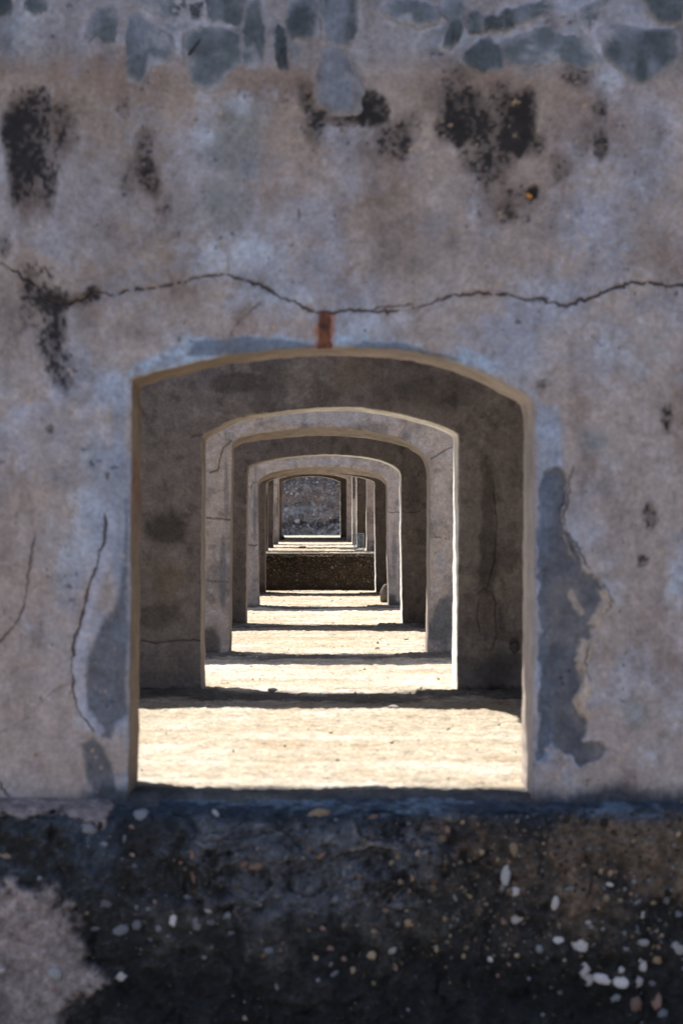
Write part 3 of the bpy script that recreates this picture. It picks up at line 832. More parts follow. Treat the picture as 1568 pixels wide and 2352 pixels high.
def floor_sheet(name, xs, ys, z0, fn_extra=None, seed=300):
    X, Y = np.meshgrid(xs, ys)
    P = np.stack([X.ravel(), Y.ravel(), np.zeros(X.size)], 1)
    nb = fbm(P, .9, 3, seed); nm = fbm(P, 5, 4, seed + 1); nf = fbm(P, 26, 4, seed + 2, .65); ng = fbm(P, 60, 2, seed + 3)
    z = z0 + .006 * nb + .004 * nm + .006 * nf + .004 * ng
    c = np.tile(np.array((.385, .34, .275)), (len(P), 1))
    c = mix(c, (.47, .44, .395), sst(0, .8, nm * .6 + .5 * nf + .5 * fbm(P, 1.7, 3, seed + 21)) * .8)
    c = mix(c, (.30, .235, .16), sst(0.1, .9, -nm * .6 + fbm(P, 3, 3, seed + 9, sx=.35)) * .6)
    c = mix(c, (.14, .115, .10), sst(.45, 1.1, nf + .3 * nm) * .55)
    c = mix(c, (.50, .47, .42), sst(.55, 1.0, -nf + .3 * nb) * .5)
    st = fbm(P, 7, 4, seed + 12, sx=.22)
    c = mix(c, (.30, .24, .17), sst(.1, .9, st * .7 + .6 * nf + .2 * ng) * .6)
    c = mix(c, (.52, .49, .44), sst(.3, .9, -st + .3 * nf) * .5)
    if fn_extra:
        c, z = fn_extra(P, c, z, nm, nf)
    P[:, 2] = z
    return mesh_obj(name, P, grid_faces(len(ys), len(xs)), M_FLOOR, col=c)

wall_feet = [(1.0, FT), (1.595, .4), (2.03, .4), (2.6, .4), (3.14, .4), (3.7, .48)]
def lower_extra(P, c, z, nm, nf):
    y = P[:, 1]
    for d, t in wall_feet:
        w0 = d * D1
        # ragged mould and grime at the wall feet, painted to deepen the shadow strips
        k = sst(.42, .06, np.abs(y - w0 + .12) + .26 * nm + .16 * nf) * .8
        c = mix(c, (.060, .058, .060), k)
        # a little heap of grit at the foot of the walls
        z = z + .022 * sst(.16, .0, np.abs(y - w0 + .06) + .10 * nm) * (np.abs(P[:, 0]) > .55)
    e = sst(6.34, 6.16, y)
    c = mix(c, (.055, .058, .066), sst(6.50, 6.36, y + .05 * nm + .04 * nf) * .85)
    c = mix(c, (.11, .09, .075), sst(.55, .95, fbm(P, 1.6, 4, 377, sx=.5)) * .5)
    z = z - .05 * e * e
    return c, z
fx = axis([(-6, -1.7, 12), (-1.7, 1.9, 270), (1.9, 6, 12)])
fy = axis([(6.16, 11, 420), (11, 17, 380), (17, FE + .02, 330)])
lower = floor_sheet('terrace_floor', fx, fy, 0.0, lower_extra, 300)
tag(lower, 'sun-bleached rough concrete floor running through the arches', None, None, 'structure')

def upper_extra(P, c, z, nm, nf):
    y = P[:, 1]
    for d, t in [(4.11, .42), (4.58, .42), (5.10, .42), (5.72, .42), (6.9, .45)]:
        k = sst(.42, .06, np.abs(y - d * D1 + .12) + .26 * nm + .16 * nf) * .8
        c = mix(c, (.060, .058, .060), k)  # wall-foot grime again, its dark tone deepening each wall's shadow strip
    e = sst(FE + .10, FE - .02, y)
    c = mix(c, (.05, .042, .036), sst(FE + .48, FE + .30, y + .10 * nm + .06 * nf) * .9)
    return c, z - .04 * e * e
ux = axis([(-6, -1.7, 10), (-1.7, 1.9, 170), (1.9, 6, 10)])
uy = axis([(FE - .02, FE + 4, 130), (FE + 4, 46, 330), (46, 54, 60)])
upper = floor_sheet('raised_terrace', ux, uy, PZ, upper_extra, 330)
tag(upper, 'raised concrete terrace behind the dark step', None, None, 'structure')

# dark riser of the raised terrace
def rough_face(name, xs, zs, y0, colfn, amp, parent, seed, mat, lean=0.0):
    X, Z = np.meshgrid(xs, zs)
    P = np.stack([X.ravel(), np.full(X.size, y0), Z.ravel()], 1)
    nb = fbm(P, 2.2, 4, seed); nm = fbm(P, 9, 4, seed + 1); nf = fbm(P, 34, 4, seed + 2, .62)
    h = amp * (nb + .6 * nm + .35 * nf)
    c = colfn(P, nb, nm, nf)
    P[:, 1] += -h + lean * (P[:, 2] - zs[0])
    return mesh_obj(name, P, grid_faces(len(zs), len(xs)), mat, parent=parent, col=c)
def riser_col(P, nb, nm, nf):
    c = np.tile(np.array((.040, .031, .024)), (len(P), 1))
    c = mix(c, (.085, .064, .048), sst(0, .9, nm + .3 * nf) * .7)
    c = mix(c, (.015, .013, .012), sst(.1, .9, nb - .4 * nf) * .7)
    return c
riser = rough_face('riser', axis([(-6, -1.5, 10), (-1.5, 1.6, 260), (1.6, 6, 10)]), np.linspace(-.05, PZ - .012, 62), FE, riser_col, .012, upper, 350, M_RUBBLE)

# ------------------------------------------------------------------ pebbles
def pebble_mesh(name, seed, sub=2, flat=.6, mat=None):
    bm = bmesh.new()
    bmesh.ops.create_icosphere(bm, subdivisions=sub, radius=1)
    v = np.array([x.co[:] for x in bm.verts])
    r = np.random.default_rng(seed)
    q = 1 + .26 * fbm(v + r.uniform(0, 50, 3), 1.0, 2, seed)
    # a few flattened facets
    for _ in range(8):
        n = r.normal(size=3); n /= np.linalg.norm(n)
        k = v @ n
        q = np.where(k > .55, np.minimum(q, .70 / np.maximum(k, .3)), q)
    v = v * q[:, None] * np.array([1, flat, .75])
    for x, p in zip(bm.verts, v):
        x.co = p
    for f in bm.faces:
        f.smooth = True
    me = bpy.data.meshes.new(name); bm.to_mesh(me); bm.free()
    if mat: me.materials.append(mat)
    return me

def stuff_pebbles(name, pts, sizes, cols, parent, mat, loc=(0, 0, 0)):
    """many grains too small to pick apart, one mesh with a colour of its own for each grain"""
    bm = bmesh.new(); bmesh.ops.create_icosphere(bm, subdivisions=1, radius=1)
    v0 = np.array([x.co[:] for x in bm.verts]); f0 = np.array([[a.index for a in f.verts] for f in bm.faces]); bm.free()
    r = np.random.default_rng(len(pts))
    V, F, C = [], [], []
    for i, (p, s, c) in enumerate(zip(pts, sizes, cols)):
        a = r.uniform(0, 6.28)
        w = v0 * (1 + r.uniform(-.25, .25, (len(v0), 1))) * np.array([1, .6, r.uniform(.5, .9)]) * s
        x = w[:, 0] * math.cos(a) - w[:, 2] * math.sin(a); z = w[:, 0] * math.sin(a) + w[:, 2] * math.cos(a)
        V.append(np.stack([x, w[:, 1], z], 1) + p); F.append(f0 + i * len(v0)); C.append(np.tile(c, (len(v0), 1)))
    o = mesh_obj(name, np.concatenate(V), np.concatenate(F), mat, parent=parent, col=np.concatenate(C), loc=loc)
    o['kind'] = 'stuff'
    return o
M_GRAIN = attr_mat('gravel_grain', fine=40, amount=.25, bump=.002, bscale=80)

PALETTE = np.array([(.55, .50, .48), (.40, .29, .20), (.34, .20, .14), (.24, .22, .22), (.46, .36, .27), (.20, .14, .10)])
r = np.random.default_rng(70)
n = 2300
pts = np.stack([r.uniform(-1.3, 1.5, n), np.full(n, FE - .012), .03 + (PZ - .05) * r.beta(1.6, 1.15, n)], 1)
stuff_pebbles('aggregate', pts, r.gamma(1.6, .0028, n) + .003, PALETTE[r.integers(0, 6, n)] * r.uniform(.12, .6, (n, 1)) ** 1.2, upper, M_GRAIN)

# ------------------------------------------------------------------ plinth under the front wall
def plinth_profile(s):
    """s in metres down from the wall face: ledge, rounded nose, face -> (y, z)"""
    y = np.interp(s, [0, .12, .22, .28, .36, 1.4], [6.36, 6.235, 6.12, 6.075, 6.055, 6.03])
    z = np.interp(s, [0, .12, .22, .28, .36, 1.4], [-.03, -.012, -.028, -.058, -.13, -1.17])
    return y, z
ss = np.concatenate([np.linspace(0, .4, 90), np.linspace(.4, 1.4, 210)[1:]])
xs = axis([(-3.2, -1.35, 40), (-1.35, 1.5, 560), (1.5, 3.2, 40)])
X, S = np.meshgrid(xs, ss)
yy, zz = plinth_profile(S.ravel())
P = np.stack([X.ravel(), yy, zz], 1)
Q = np.stack([X.ravel(), 0 * yy, -S.ravel()], 1)
nb = fbm(Q, 2.6, 4, 400); nm = fbm(Q, 8, 5, 401, .55); nf = fbm(Q, 30, 4, 402, .62); nr = np.abs(fbm(Q, 6, 4, 403)); ng = fbm(Q, 80, 2, 404)
px = VX + P[:, 0] * PXM / (P[:, 1] / D1); py = VY - (P[:, 2] - EYE) * PXM / (P[:, 1] / D1)
rough = .35 + .65 * sst(.10, .3, S.ravel())
h = rough * (.030 * nb + .018 * nm + .010 * nf + .004 * ng - .016 * sst(.22, 0, nr))
# flaking slabs in the upper middle
flake = polymask(px, py, [(480, 1880), (1000, 1870), (1080, 1900), (1060, 2020), (900, 2100), (700, 2080), (560, 2140), (440, 2080), (420, 1960)], 26, 22 * nm)
vo = fbm(Q, 5, 2, 411, sz=2.0)
terr = np.floor((vo + 1.2) * 3.2) / 3.2
h += flake * (.030 * (terr - .4) + .006 * nf)
c = np.tile(np.array((.030, .028, .029)), (len(P), 1))
c = mix(c, (.070, .062, .060), sst(-.05, .9, nm + .4 * nf) * .7)
cool = sst(1150, 800, px + 120 * nb) * sst(2160, 1980, py + 60 * nm)
c = mix(c, (.040, .053, .078), cool * sst(-.7, .5, nm + .4 * nf) * .8)
brr = sst(950, 1150, px + 120 * nb) * sst(2230, 2100, py + 60 * nm)
c = mix(c, (.085, .058, .042), brr * sst(-.4, .6, nm * .6 + .6 * nf) * .7)
c = mix(c, (.014, .013, .014), sst(.0, .9, -nm * .6 + nb * .5 + .3 * nf) * .75)
c = mix(c, (.085, .085, .10), flake * sst(-.4, .7, nm + .6 * nf + .3) * .8)
fr = ((vo + 1.2) * 3.2) % 1
c = mix(c, (.21, .185, .18), np.maximum(flake, .35 * sst(700, 560, px)) * sst(.16, .02, fr) * sst(-.2, .5, nf + .3) * .75)
c = mix(c, (.016, .015, .017), flake * sst(.82, .97, fr) * .8)
brn = polymask(px, py, [(1180, 1900), (1600, 1880), (1640, 2080), (1480, 2060), (1330, 2150), (1210, 2110)], 40, 30 * nm)
c = mix(c, (.135, .095, .072), brn * sst(-.5, .6, nm + .3) * .7)
brn2 = polymask(px, py, [(980, 1865), (1080, 1850), (1150, 1950), (1000, 2060)], 30, 24 * nm)
c = mix(c, (.12, .075, .055), brn2 * sst(-.3, .7, nf) * .6)
blk = sst(2080, 2300, py + 40 * nb) * sst(150, 330, px)
c = mix(c, (.012, .012, .013), blk * .8)
# the ledge: mould, with blue sky light painted on in patches
led = sst(.33, .20, S.ravel() + .03 * nm)
c = mix(c, (.030, .044, .066), led * .9)
c = mix(c, (.12, .165, .22), led * sst(.1, .7, fbm(Q, 7, 4, 420, sx=.4) + .5 * nf - .1 + .35 * sst(1150, 1350, px)) * .7)
# old plaster left on the lower left
pl = polymask(px, py, [(-40, 2010), (60, 2035), (120, 2040), (165, 2080), (190, 2130), (215, 2190), (235, 2250), (205, 2275), (150, 2300), (130, 2400), (-40, 2420)], 17, 24 * nm + 22 * nf)
pc = alb((106, 95, 97)) * (1 + .12 * nm + .12 * nf)[:, None]
pc = mix(pc, alb((90, 80, 84)), sst(.2, .9, nm) * .5)
pl2 = polymask(px, py, [(-60, 1780), (268, 1780), (262, 1842), (236, 1885), (196, 1880), (130, 1862), (60, 1872), (-60, 1880)], 6, 14 * nm + 12 * nf)
pl = np.maximum(pl, pl2 * .9)
c = c * (1 - pl[:, None]) + pc * pl[:, None]
h = h * (1 - .72 * pl) + .020 * pl
c = c * (1 + .30 * nf + .15 * nm)[:, None]
P[:, 1] -= h * 1.15
P[:, 2] += h * .55 * sst(.34, .1, S.ravel())
PH = {}
plinth = mesh_obj('plinth', P - FB, grid_faces(len(ss), len(xs), True), M_RUBBLE, parent=front, col=c)
plinth['label'] = 'black mould-stained rubble concrete base'
P3 = P.reshape(len(ss), len(xs), 3)
row_py = py.reshape(len(ss), len(xs))
def on_plinth(qx, qy):
    """surface point of the plinth that the picture shows at (qx, qy)"""
    x = (qx - VX) / PXM * .98
    j = int(np.argmin(np.abs(xs - x)))
    rows = np.argmin(np.abs(VY - (P3[46:, j, 2] - EYE) * PXM / (P3[46:, j, 1] / D1) - qy)) + 46
    return P3[rows, j]

PM = {}
for k, m in enumerate(M_PEB):
    for q in range(4):
        PM[(k, q)] = pebble_mesh('pebble', 500 + k * 10 + q, 2 if k == 0 else 1, mat=m)
def c5(x, y):                    # from the enlarged lower right of the photograph
    return ((1731 + x / 1.568) * .57415, (3150 + y / 1.568) * .57415)
def c6(x, y):                    # lower middle
    return ((900 + x / 1.568) * .57415, (3150 + y / 1.568) * .57415)
def c7(x, y):                    # lower left
    return ((x / 1.568) * .57415, (3150 + y / 1.568) * .57415)
k5 = .57415 / 1.568
PEB = []                         # picture x, y, half length, half height, turn, kind
for f, L in ((c5, [(503, 385, 34, 52, -.1, 1), (400, 450, 22, 18, .2, 1), (450, 535, 38, 78, .1, 0), (540, 432, 14, 14, 0, 0), (505, 655, 38, 30, -.4, 0), (528, 815, 44, 55, .6, 0), (562, 850, 18, 30, .5, 2),
                  (765, 725, 30, 48, .1, 0), (855, 635, 46, 16, -.1, 3), (905, 670, 18, 18, 0, 0), (945, 490, 14, 14, 0, 1), (1053, 525, 20, 22, 0, 0), (1105, 535, 22, 30, .3, 1), (1092, 605, 34, 16, .1, 0),
                  (1075, 695, 24, 30, .4, 1), (1275, 720, 44, 18, -.3, 3), (1380, 728, 16, 16, 0, 0), (1455, 690, 26, 56, -.1, 3), (1300, 795, 22, 30, -.3, 0), (1525, 800, 42, 34, .3, 3), (1450, 862, 16, 16, 0, 0),
                  (960, 855, 30, 20, -.5, 0), (1258, 900, 16, 32, 0, 3), (775, 968, 52, 36, .1, 0), (908, 975, 60, 72, .0, 0), (660, 1015, 34, 34, .5, 3), (1290, 980, 62, 27, -.05, 0), (1365, 998, 18, 18, 0, 1),
                  (1190, 1015, 26, 20, .3, 3), (1400, 1080, 52, 44, -.3, 1), (1515, 1015, 48, 62, -.3, 0), (1300, 1110, 34, 56, -.2, 0), (1165, 1145, 24, 22, 0, 0), (1270, 1222, 48, 38, -.3, 0), (1165, 1225, 52, 46, -.3, 0),
                  (930, 1150, 36, 52, .5, 0), (1040, 1205, 64, 44, .25, 0), (970, 1205, 52, 40, -.5, 0), (355, 1080, 26, 24, 0, 0), (467, 1115, 24, 30, .1, 2), (190, 1062, 18, 18, 0, 0), (430, 1060, 14, 14, 0, 0), (90, 1130, 18, 18, 0, 2),
                  (445, 840, 26, 36, 0, 2), (1245, 590, 18, 20, 0, 3), (605, 630, 16, 18, 0, 1), (290, 412, 30, 22, -.2, 1), (180, 215, 20, 20, 0, 0), (80, 270, 30, 26, 0, 2), (1245, 335, 18, 22, .3, 1), (1550, 1080, 30, 18, 0, 3), (1565, 1135, 40, 20, -.4, 3),
                  (790, 885, 16, 22, 0, 3), (135, 870, 16, 18, 0, 0), (65, 825, 18, 24, 0, 1), (130, 690, 14, 36, -.5, 3), (230, 690, 28, 22, 0, 1), (590, 1200, 16, 18, 0, 3), (735, 1250, 16, 14, 0, 2), (790, 1285, 20, 20, 0, 3), (680, 1425, 18, 16, 0, 3),
                  (1360, 1235, 30, 26, .2, 3), (1260, 1360, 52, 60, .3, 2), (1380, 1340, 40, 60, .1, 2), (1150, 1320, 50, 34, -.5, 3), (1420, 1420, 34, 34, 0, 3), (585, 715, 22, 26, 0, 3), (20, 1010, 20, 30, 0, 1)]),
             (c6, [(580, 175, 92, 44, -.1, 1), (930, 190, 46, 24, -.2, 2), (1158, 222, 20, 22, 0, 0), (700, 210, 20, 16, 0, 3), (1165, 565, 22, 38, .35, 1), (1090, 590, 20, 20, 0, 1), (1145, 650, 18, 18, 0, 0), (1083, 738, 34, 20, -.2, 0), (1010, 770, 26, 20, -.5, 2), (1135, 770, 22, 20, 0, 0),
                  (1150, 835, 56, 36, .5, 1), (1085, 850, 18, 20, 0, 3), (1080, 435, 20, 24, 0, 1), (1040, 470, 26, 22, 0, 1), (1205, 420, 22, 26, .2, 1), (660, 1015, 30, 26, -.4, 0), (565, 1075, 28, 22, -.4, 1), (912, 1050, 34, 30, -.8, 0), (1045, 1022, 36, 22, -.5, 0), (740, 1075, 22, 20, 0, 2), (1060, 1130, 20, 30, -.3, 0), (690, 1165, 38, 18, -.6, 3),
                  (655, 1110, 20, 20, 0, 0), (795, 1150, 20, 26, .4, 1), (525, 890, 18, 22, .3, 2), (615, 890, 24, 18, 0, 2), (1110, 1105, 22, 18, .3, 2), (935, 905, 34, 16, .3, 1), (740, 870, 14, 26, 0, 1), (580, 1215, 18, 18, 0, 3), (935, 1225, 20, 18, 0, 1), (280, 1030, 42, 34, .5, 3), (350, 1020, 26, 22, .2, 2), (330, 1250, 22, 40, 0, 3), (120, 1350, 22, 52, -.1, 3), (850, 710, 26, 22, -.7, 3), (700, 700, 30, 28, -.5, 3), (210, 490, 70, 30, -.2, 2), (120, 480, 40, 22, -.6, 2), (600, 420, 46, 20, -.9, 2), (650, 320, 46, 26, -.6, 3), (380, 440, 40, 24, -.7, 3), (530, 380, 34, 18, -.9, 2)]),
             (c7, [(755, 1180, 48, 40, .6, 0), (40, 440, 46, 28, .1, 1), (265, 568, 20, 20, 0, 0), (660, 725, 64, 40, .15, 3), (860, 865, 46, 46, -.5, 3), (755, 900, 62, 44, -.3, 3), (1085, 835, 30, 46, .1, 0), (1310, 768, 30, 30, 0, 0), (1240, 850, 36, 70, -.3, 3), (1330, 840, 44, 30, .1, 3), (975, 720, 26, 22, -.4, 2), (860, 748, 20, 24, 0, 3), (935, 765, 20, 18, 0, 3), (555, 785, 24, 18, .2, 1), (610, 890, 36, 20, -.2, 3), (1000, 890, 26, 30, 0, 3),
                   (355, 1170, 52, 50, .2, 0), (20, 1152, 34, 18, -.1, 0), (352, 1265, 20, 22, 0, 0), (1350, 165, 18, 36, -.6, 0), (560, 265, 66, 50, .3, 3), (880, 195, 76, 60, .4, 3), (820, 250, 20, 18, 0, 2), (785, 330, 18, 44, 0, 3), (660, 360, 28, 24, 0, 3), (835, 425, 20, 20, 0, 1), (850, 495, 22, 20, 0, 3), (1190, 690, 40, 22, .4, 3), (1130, 470, 20, 46, .2, 2), (1215, 440, 20, 50, -.2, 2), (1220, 560, 20, 60, -.1, 2), (1190, 410, 40, 16, -.4, 3), (945, 950, 36, 22, .4, 3), (1055, 935, 22, 20, 0, 3), (1430, 800, 26, 30, .6, 3), (1440, 920, 46, 24, .1, 3), (240, 690, 20, 18, 0, 3)])):
    for x, y, a, b, tn, k in L:
        X_, Y_ = f(x, y)
        if k == 0 and max(a, b) < (36 if f is c6 else 24): k = random.choice((1, 2, 3, 3))
        PEB.append((X_, Y_, a * k5, b * k5, tn, k))
r = np.random.default_rng(9)
while len(PEB) < 235:            # the rest of the pebbles that still read one by one
    x, y = r.uniform(150, 1568), r.uniform(1915, 2352)
    dn = .12 + .88 * (x > 980) * (y < 2200)
    if r.random() > dn: continue
    s = 4.4 + r.gamma(1.3, 1.3)
    PEB.append((x, y, s, s * r.uniform(.6, 1.0), r.uniform(-1.5, 1.5), int(r.choice([1, 2, 2, 3, 3]))))
for x, y, a, b, tn, k in PEB:
    p = on_plinth(x, y)
    o = bpy.data.objects.new('pebble', PM[(k, random.randrange(4))])
    COL.objects.link(o)
    o.parent = plinth
    a_, b_ = a / PXM * 1.1, b / PXM * 1.1
    o.location = Vector(p - FB) + Vector((0, .12 * min(a_, b_), 0))
    o.rotation_euler = (random.uniform(-.2, .2), tn, random.uniform(-.2, .2))
    o.scale = (a_, max(.006, min(a_, b_) * 1.0), b_ / .75)
n = 1700
gx = np.concatenate([r.uniform(820, 1600, 1200), r.uniform(200, 1600, 500)]); gy = np.concatenate([r.uniform(1870, 2260, 1200), r.uniform(1870, 2380, 500)])
gp = np.array([on_plinth(a, b) for a, b in zip(gx, gy)]) - FB
grow = r.uniform(.35, 1.0, (n, 1)) ** 2 * .42 * np.where(gy > 2200, .45, 1.0)[:, None]
stuff_pebbles('aggregate', gp, r.gamma(2.0, .0019, n) + .0022, PALETTE[r.integers(0, 6, n)] * grow, plinth, M_GRAIN)

# ------------------------------------------------------------------ things let into the front wall
r = np.random.default_rng(31)
for poly in STONES:
    q = np.array(poly, float)
    q = resample(np.concatenate([q, q[:1]]), 41)[:-1]
    for _ in range(1):
        q = (np.roll(q, 1, 0) + 2 * q + np.roll(q, -1, 0)) / 4
    q += r.normal(0, 1.6, q.shape)
    cen = q.mean(0)
    q = cen + (q - cen) * 1.17
    w = np.array([at(x, y, 1.0) for x, y in q]); wc = at(*cen, 1.0)
    V, E, n = [], [], len(q)
    for s_, off, e in ((1.06, .013, 1.0), (1.0, .006, .95), (.93, -.001, .66), (.86, -.0035, .36), (.74, -.004, .14), (.58, -.004, 0), (.40, -.005, 0), (.2, -.005, 0)):
        L = wc + (w - wc) * s_
        L[:, 1] = FB[1] + off - .008 + r.normal(0, .0012, n)
        V.append(L); E.append(np.full(n, e))
    K = len(V)
    V = np.concatenate(V + [np.array([[wc[0], FB[1] - .013, wc[2]]])])
    E = np.concatenate(E + [np.zeros(1)])
    Qs = V * np.array([1, 0, 1])
    m1 = fbm(Qs, 9, 4, 801); m2 = fbm(Qs, 28, 3, 805); m3 = fbm(Qs, 11, 3, 809, sz=.3)
    tone = alb((66, 71, 80)) * (r.uniform(.8, 1.35) if cen[1] < 170 else 1.0)
    if cen[1] > 170: tone = alb((92, 88, 95))
    cs = np.tile(tone, (len(V), 1)) * (1 + .25 * m1 + .15 * m2)[:, None]
    cs = mix(cs, alb((96, 100, 116)), sst(.0, .8, m3 + .4 * m1) * .8)
    if cen[1] > 170: E = E * .6 + .38
    cs = mix(cs, alb((116, 113, 123)), sst(.05, .95, E + .50 * m1 + .34 * m2) * .95)
    cs = mix(cs, alb((120, 122, 136)), sst(.4, .9, m1 + .5 * m2) * .6)
    F = []
    for k in range(K - 1):
        for i in range(n):
            j = (i + 1) % n
            F.append((k * n + j, k * n + i, (k + 1) * n + i, (k + 1) * n + j))
    for i in range(n):
        F.append(((K - 1) * n + (i + 1) % n, (K - 1) * n + i, K * n))
    mesh_obj('stone', V - wc, F, M_PLASTER, parent=front, col=cs, loc=tuple(wc - FB))

def bar(name, ring_pts, mat, parent, loc=(0, 0, 0), label=None):
    """loft of closed rings"""
    R = np.array(ring_pts); k, n = R.shape[:2]
    F = []
    for a in range(k - 1):
        for i in range(n):
            j = (i + 1) % n
            F.append((a * n + i, a * n + j, (a + 1) * n + j, (a + 1) * n + i))
    F += [tuple(range(n))[::-1], tuple(range((k - 1) * n, k * n))]
    o = mesh_obj(name, R.reshape(-1, 3), F, mat, parent=parent, loc=loc)
    if label: o['label'] = label
    return o
# rusted clamp: an iron bar let into the crown, flaring where it turns under the arch
rings = []
r = np.random.default_rng(3)
for y, w, dep in [(716, 11, .0), (722, 13, .009), (735, 12, .012), (748, 13.5, .010), (760, 11, .012), (772, 12, .010), (784, 12, .011), (794, 15, .009), (800, 17, .002)]:
    cx = at(745, y, 1.0); hw = w / PXM
    yo = FB[1] - dep
    ring = []
    for a in range(12):
        an = 2 * math.pi * a / 12
        sx = math.copysign(abs(math.cos(an)) ** .5, math.cos(an)); sy = math.copysign(abs(math.sin(an)) ** .5, math.sin(an))
        ring.append((cx[0] + hw * sx * (1 + r.normal(0, .12)), yo + .012 * sy + r.normal(0, .0015), cx[2] + r.normal(0, .001)))
    rings.append(np.array(ring) - FB)
bar('iron_clamp', rings, M_RUST, front, label='rusted red-brown iron clamp above the crown of the arch')
# thin dark spike sticking out near the top
a, b = at(424, 136, 1.0), at(464, 101, 1.0)
rings = []
for q, rr in ((0, .0045), (.2, .006), (.6, .0055), (.92, .004), (1, .0015)):
    c_ = a + (b - a) * q + np.array([0, .01 - .075 * q, 0])
    rings.append([c_ - FB + np.array([rr * math.cos(t), rr * .3 * math.sin(t), rr * math.sin(t)]) for t in np.linspace(0, 2 * math.pi, 9)[:-1]])
bar('iron_spike', rings, M_IRON, front, label='thin dark spike sticking out of the wall near its top')
ob = bpy.data.objects.new('ochre_pebble', pebble_mesh('ochre_pebble', 91, 2, mat=M_ORANGE))
COL.objects.link(ob); ob.parent = front
ob.location = Vector(at(1214, 450, 1.0) - FB) + Vector((0, .0, 0)); ob.scale = (.012, .014, .015)
ob['label'] = 'small ochre stone in a dark hole'

# ------------------------------------------------------------------ rock face behind the last wall
def rock_col(P, nb, nm, nf):
    c = np.tile(np.array((.27, .232, .22)), (len(P), 1))
    c = mix(c, (.36, .37, .41), sst(.1, .8, nm + .5 * nb) * .6)
    c = mix(c, (.12, .11, .115), sst(.1, .8, -nb + .5 * nf) * .8)
    px = VX + P[:, 0] * PXM / (P[:, 1] / D1); py = VY - (P[:, 2] - EYE) * PXM / (P[:, 1] / D1)
    low = sst(1165, 1215, py + 10 * nm)
    c = mix(c, (.42, .40, .38), low * sst(.0, .6, nm + .25 - .3 * nf) * .7)
    c = mix(c, (.42, .44, .48), sst(12, 4, np.abs(py - 1172 + (px - 690) * .15) + 6 * nm) * sst(720, 690, px) * .8)
    c = mix(c, (.07, .06, .055), sst(9, 3, np.abs(py - 1203 - 6 * np.sin(px / 14)) + 5 * nm) * .8)
    c = mix(c, (.08, .085, .10), sst(1128, 1108, py + 8 * nm) * .7)
    c = mix(c, (.50, .49, .50), sst(.5, .95, nf + .35 * nm) * .6)
    c = mix(c, (.34, .24, .18), sst(.35, .9, fbm(P, 3.2, 4, 611)) * .5)
    return c * 1.15
rock = rough_face('rock_face', axis([(-14, -2, 30), (-2, 2.2, 240), (2.2, 14, 30)]), axis([(PZ - .1, 3.6, 200), (3.6, 9, 40)]), 49.6, rock_col, .085, None, 600, M_ROCK, lean=.04)
tag(rock, 'speckled blue-grey rubble rock face closing the view', None, None, 'structure')
r = np.random.default_rng(44)
n = 1500
rp = np.stack([r.uniform(-1.2, 1.3, n), np.full(n, 49.55), r.uniform(.5, 3.0, n)], 1)
stuff_pebbles('aggregate', rp, r.gamma(1.5, .009, n) + .009, np.array([(.30, .29, .30), (.42, .41, .42), (.20, .18, .18), (.33, .28, .25)])[r.integers(0, 4, n)] * r.uniform(.5, 1.2, (n, 1)) * 1.25, rock, M_GRAIN)
for x, y, s in [(758, 1190, .045), (745, 1163, .03), (750, 1168, .03), (744, 1186, .032), (770, 1152, .026), (763, 1180, .03), (750, 1131, .028), (757, 1127, .03), (700, 1133, .022), (725, 1204, .022), (677, 1189, .025), (735, 1178, .02), (756, 1212, .05), (772, 1185, .045), (770, 1212, .035)]:
    p = at(x, y, 49.5 / D1)
    o = bpy.data.objects.new('pale_stone', PM[(0, random.randrange(4))])
    COL.objects.link(o); o.parent = rock; o.location = p; o.scale = (s, s, s * 1.3)
    o.rotation_euler = (0, random.uniform(-1, 1), 0)

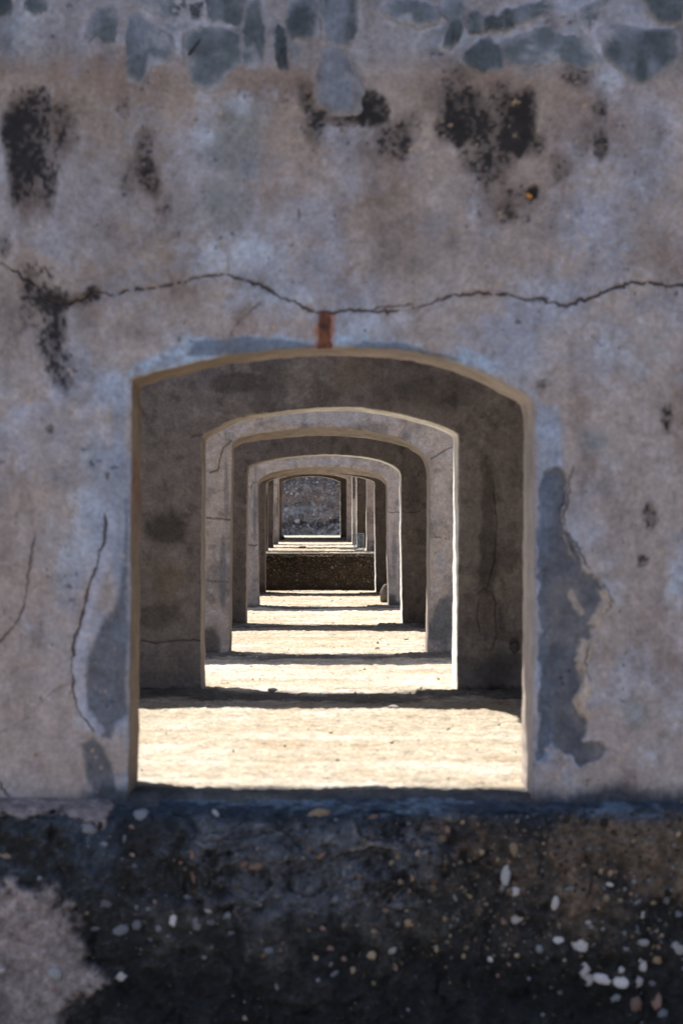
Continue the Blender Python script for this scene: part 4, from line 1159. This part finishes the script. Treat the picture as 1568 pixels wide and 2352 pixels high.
# ------------------------------------------------------------------ clear plastic jug
def jug():
    m, nt, b = new_mat('clear_plastic')
    N, L = nt.nodes, nt.links
    tr = N.new('ShaderNodeBsdfTransparent'); tr.inputs[0].default_value = (.93, .95, .96, 1)
    b.inputs['Base Color'].default_value = (.60, .62, .63, 1)
    b.inputs['Roughness'].default_value = .12
    lw = N.new('ShaderNodeLayerWeight'); lw.inputs['Blend'].default_value = .35
    mr = N.new('ShaderNodeMapRange'); mr.inputs['To Min'].default_value = .10; mr.inputs['To Max'].default_value = .75
    L.new(lw.outputs['Facing'], mr.inputs['Value'])
    ms = N.new('ShaderNodeMixShader')
    L.new(mr.outputs[0], ms.inputs[0]); L.new(tr.outputs[0], ms.inputs[1]); L.new(b.outputs[0], ms.inputs[2])
    L.new(ms.outputs[0], nt.nodes['Material Output'].inputs['Surface'])
    mc = tint_mat('cloudy_plastic', (.42, .46, .48), (.55, .58, .6), 20, rough=.4)
    root = bpy.data.objects.new('plastic_jug', None)
    p = at(824.5, 1265, 4.08); p[2] = PZ + .006
    root.location = p; COL.objects.link(root)
    def rr(hw, hd, z, k=.30, n=28):
        out = []
        for i in range(n):
            a = 2 * math.pi * i / n
            e = .42
            out.append((hw * math.copysign(abs(math.cos(a)) ** e, math.cos(a)), hd * math.copysign(abs(math.sin(a)) ** e, math.sin(a)), z))
        return out
    prof = [(.062, .004), (.072, .012), (.076, .03), (.077, .062), (.077, .082), (.0735, .088), (.0735, .094), (.077, .10), (.0775, .15), (.0765, .20), (.074, .222), (.066, .236)]
    inner = [(w - .0035, z + .002) for w, z in prof[::-1]]
    bar('body', [rr(w, w * .9, z) for w, z in prof + inner], m, root)
    bar('base', [rr(w, w * .9, z) for w, z in [(.060, .0), (.066, .002), (.066, .007), (.06, .008)]], mc, root)
    lid = [[(q * math.cos(a), q * math.sin(a), z) for a in np.linspace(0, 2 * math.pi, 25)[:-1]] for q, z in [(.064, .2365), (.066, .239), (.066, .246), (.058, .250), (.02, .251)]]
    bar('lid', lid, m, root)
    sm = [[(-.002 + rr_ * math.cos(a), -.0705 - .001 - rr_ * .3 * math.sin(a) , z) for a in np.linspace(0, 2 * math.pi, 7)[:-1]] for rr_, z in [(.001, .02), (.002, .03), (.002, .20), (.001, .215)]]
    bar('seam', sm, mc, root)
    return tag(root, 'clear plastic jug standing on the terrace edge by the right pier', 'jug')
jug()

# ------------------------------------------------------------------ loose stones
def loose(px_, py_, d, size, seed, label, name='stone', z=None, rot=(0, 0, 0), mat=M_LOOSE, group=None):
    me = pebble_mesh(name, seed, 3, 1.0, mat)
    o = bpy.data.objects.new(name, me); COL.objects.link(o)
    p = at(px_, py_, d)
    if z is not None: p[2] = z
    o.location = p; o.scale = size; o.rotation_euler = rot
    return tag(o, label, 'stone', group)
loose(886, 1365, 3.30, (.085, .09, .19), 701, 'broken grey stone leaning on the foot of the fifth wall, right side', z=.12, rot=(.1, .35, .3), mat=tint_mat('dull_stone', (.10, .09, .085), (.17, .15, .14), 20))
loose(694, 1252, 4.50, (.07, .06, .028), 702, 'small dark lump of debris on the sunlit strip of the terrace', z=PZ + .012)
loose(803, 1259, 4.30, (.16, .10, .03), 703, 'flat dark stone lying beside the clear jug', z=PZ + .012, mat=tint_mat('dark_debris', (.04, .035, .03), (.1, .09, .08), 20))
loose(904, 1628, 1.46, (.030, .025, .010), 704, 'pale flat chip at the edge of the shadow, right of centre', z=.014, mat=M_PEB[0])
loose(880, 1622, 1.49, (.012, .012, .010), 705, 'tiny white pebble in the shadow of the second wall', z=.012, mat=M_PEB[0])
loose(626, 1589, 1.60, (.030, .022, .016), 706, 'white pebble on the lit threshold of the second wall', z=.014, mat=M_PEB[0])
loose(645, 1238, 6.1, (.11, .08, .09), 707, 'dark lump at the left foot of the last arch', z=PZ + .05, mat=M_IRON)
# grit and crumbs on the floor
r = np.random.default_rng(52)
n = 420
yy = r.uniform(6.6, 23.5, n)
gp = np.stack([r.uniform(-1.0, 1.15, n), yy, np.full(n, .003)], 1)
grit = stuff_pebbles('floor_grit', gp, r.gamma(1.4, .0028, n) + .003, np.array((.46, .41, .34)) * r.uniform(.7, 1.3, (n, 1)), None, M_GRAIN)
tag(grit, 'crumbs of plaster and grit scattered over the floor', 'grit', kind='stuff')

# ------------------------------------------------------------------ ground round the terrace
gx = axis([(-900, -20, 12), (-20, 20, 40), (20, 900, 12)]); gy = axis([(-900, -10, 12), (-10, 70, 60), (70, 900, 12)])
X, Y = np.meshgrid(gx, gy)
P = np.stack([X.ravel(), Y.ravel(), np.zeros(X.size)], 1)
P[:, 2] = -1.1 + .05 * fbm(P, .3, 3, 900)
ground = mesh_obj('ground', P, grid_faces(len(gy), len(gx)), M_GROUND)
tag(ground, 'dry sandy ground in front of the plinth', None, None, 'structure')
# solid flanks of the terraces
def flank(name, x, ya, yb, zt):
    v = [(x, ya, -1.2), (x, yb, -1.2), (x, yb, zt), (x, ya, zt)]
    o = mesh_obj(name, v, [(0, 1, 2, 3)], M_ROOF, smooth=False)
    return o
for o in (flank('flank', -6, 6.3, FE, .0), flank('flank', 6, 6.3, FE, .0)):
    o.parent = lower
for o in (flank('flank', -6, FE, 54, PZ), flank('flank', 6, FE, 54, PZ)):
    o.parent = upper
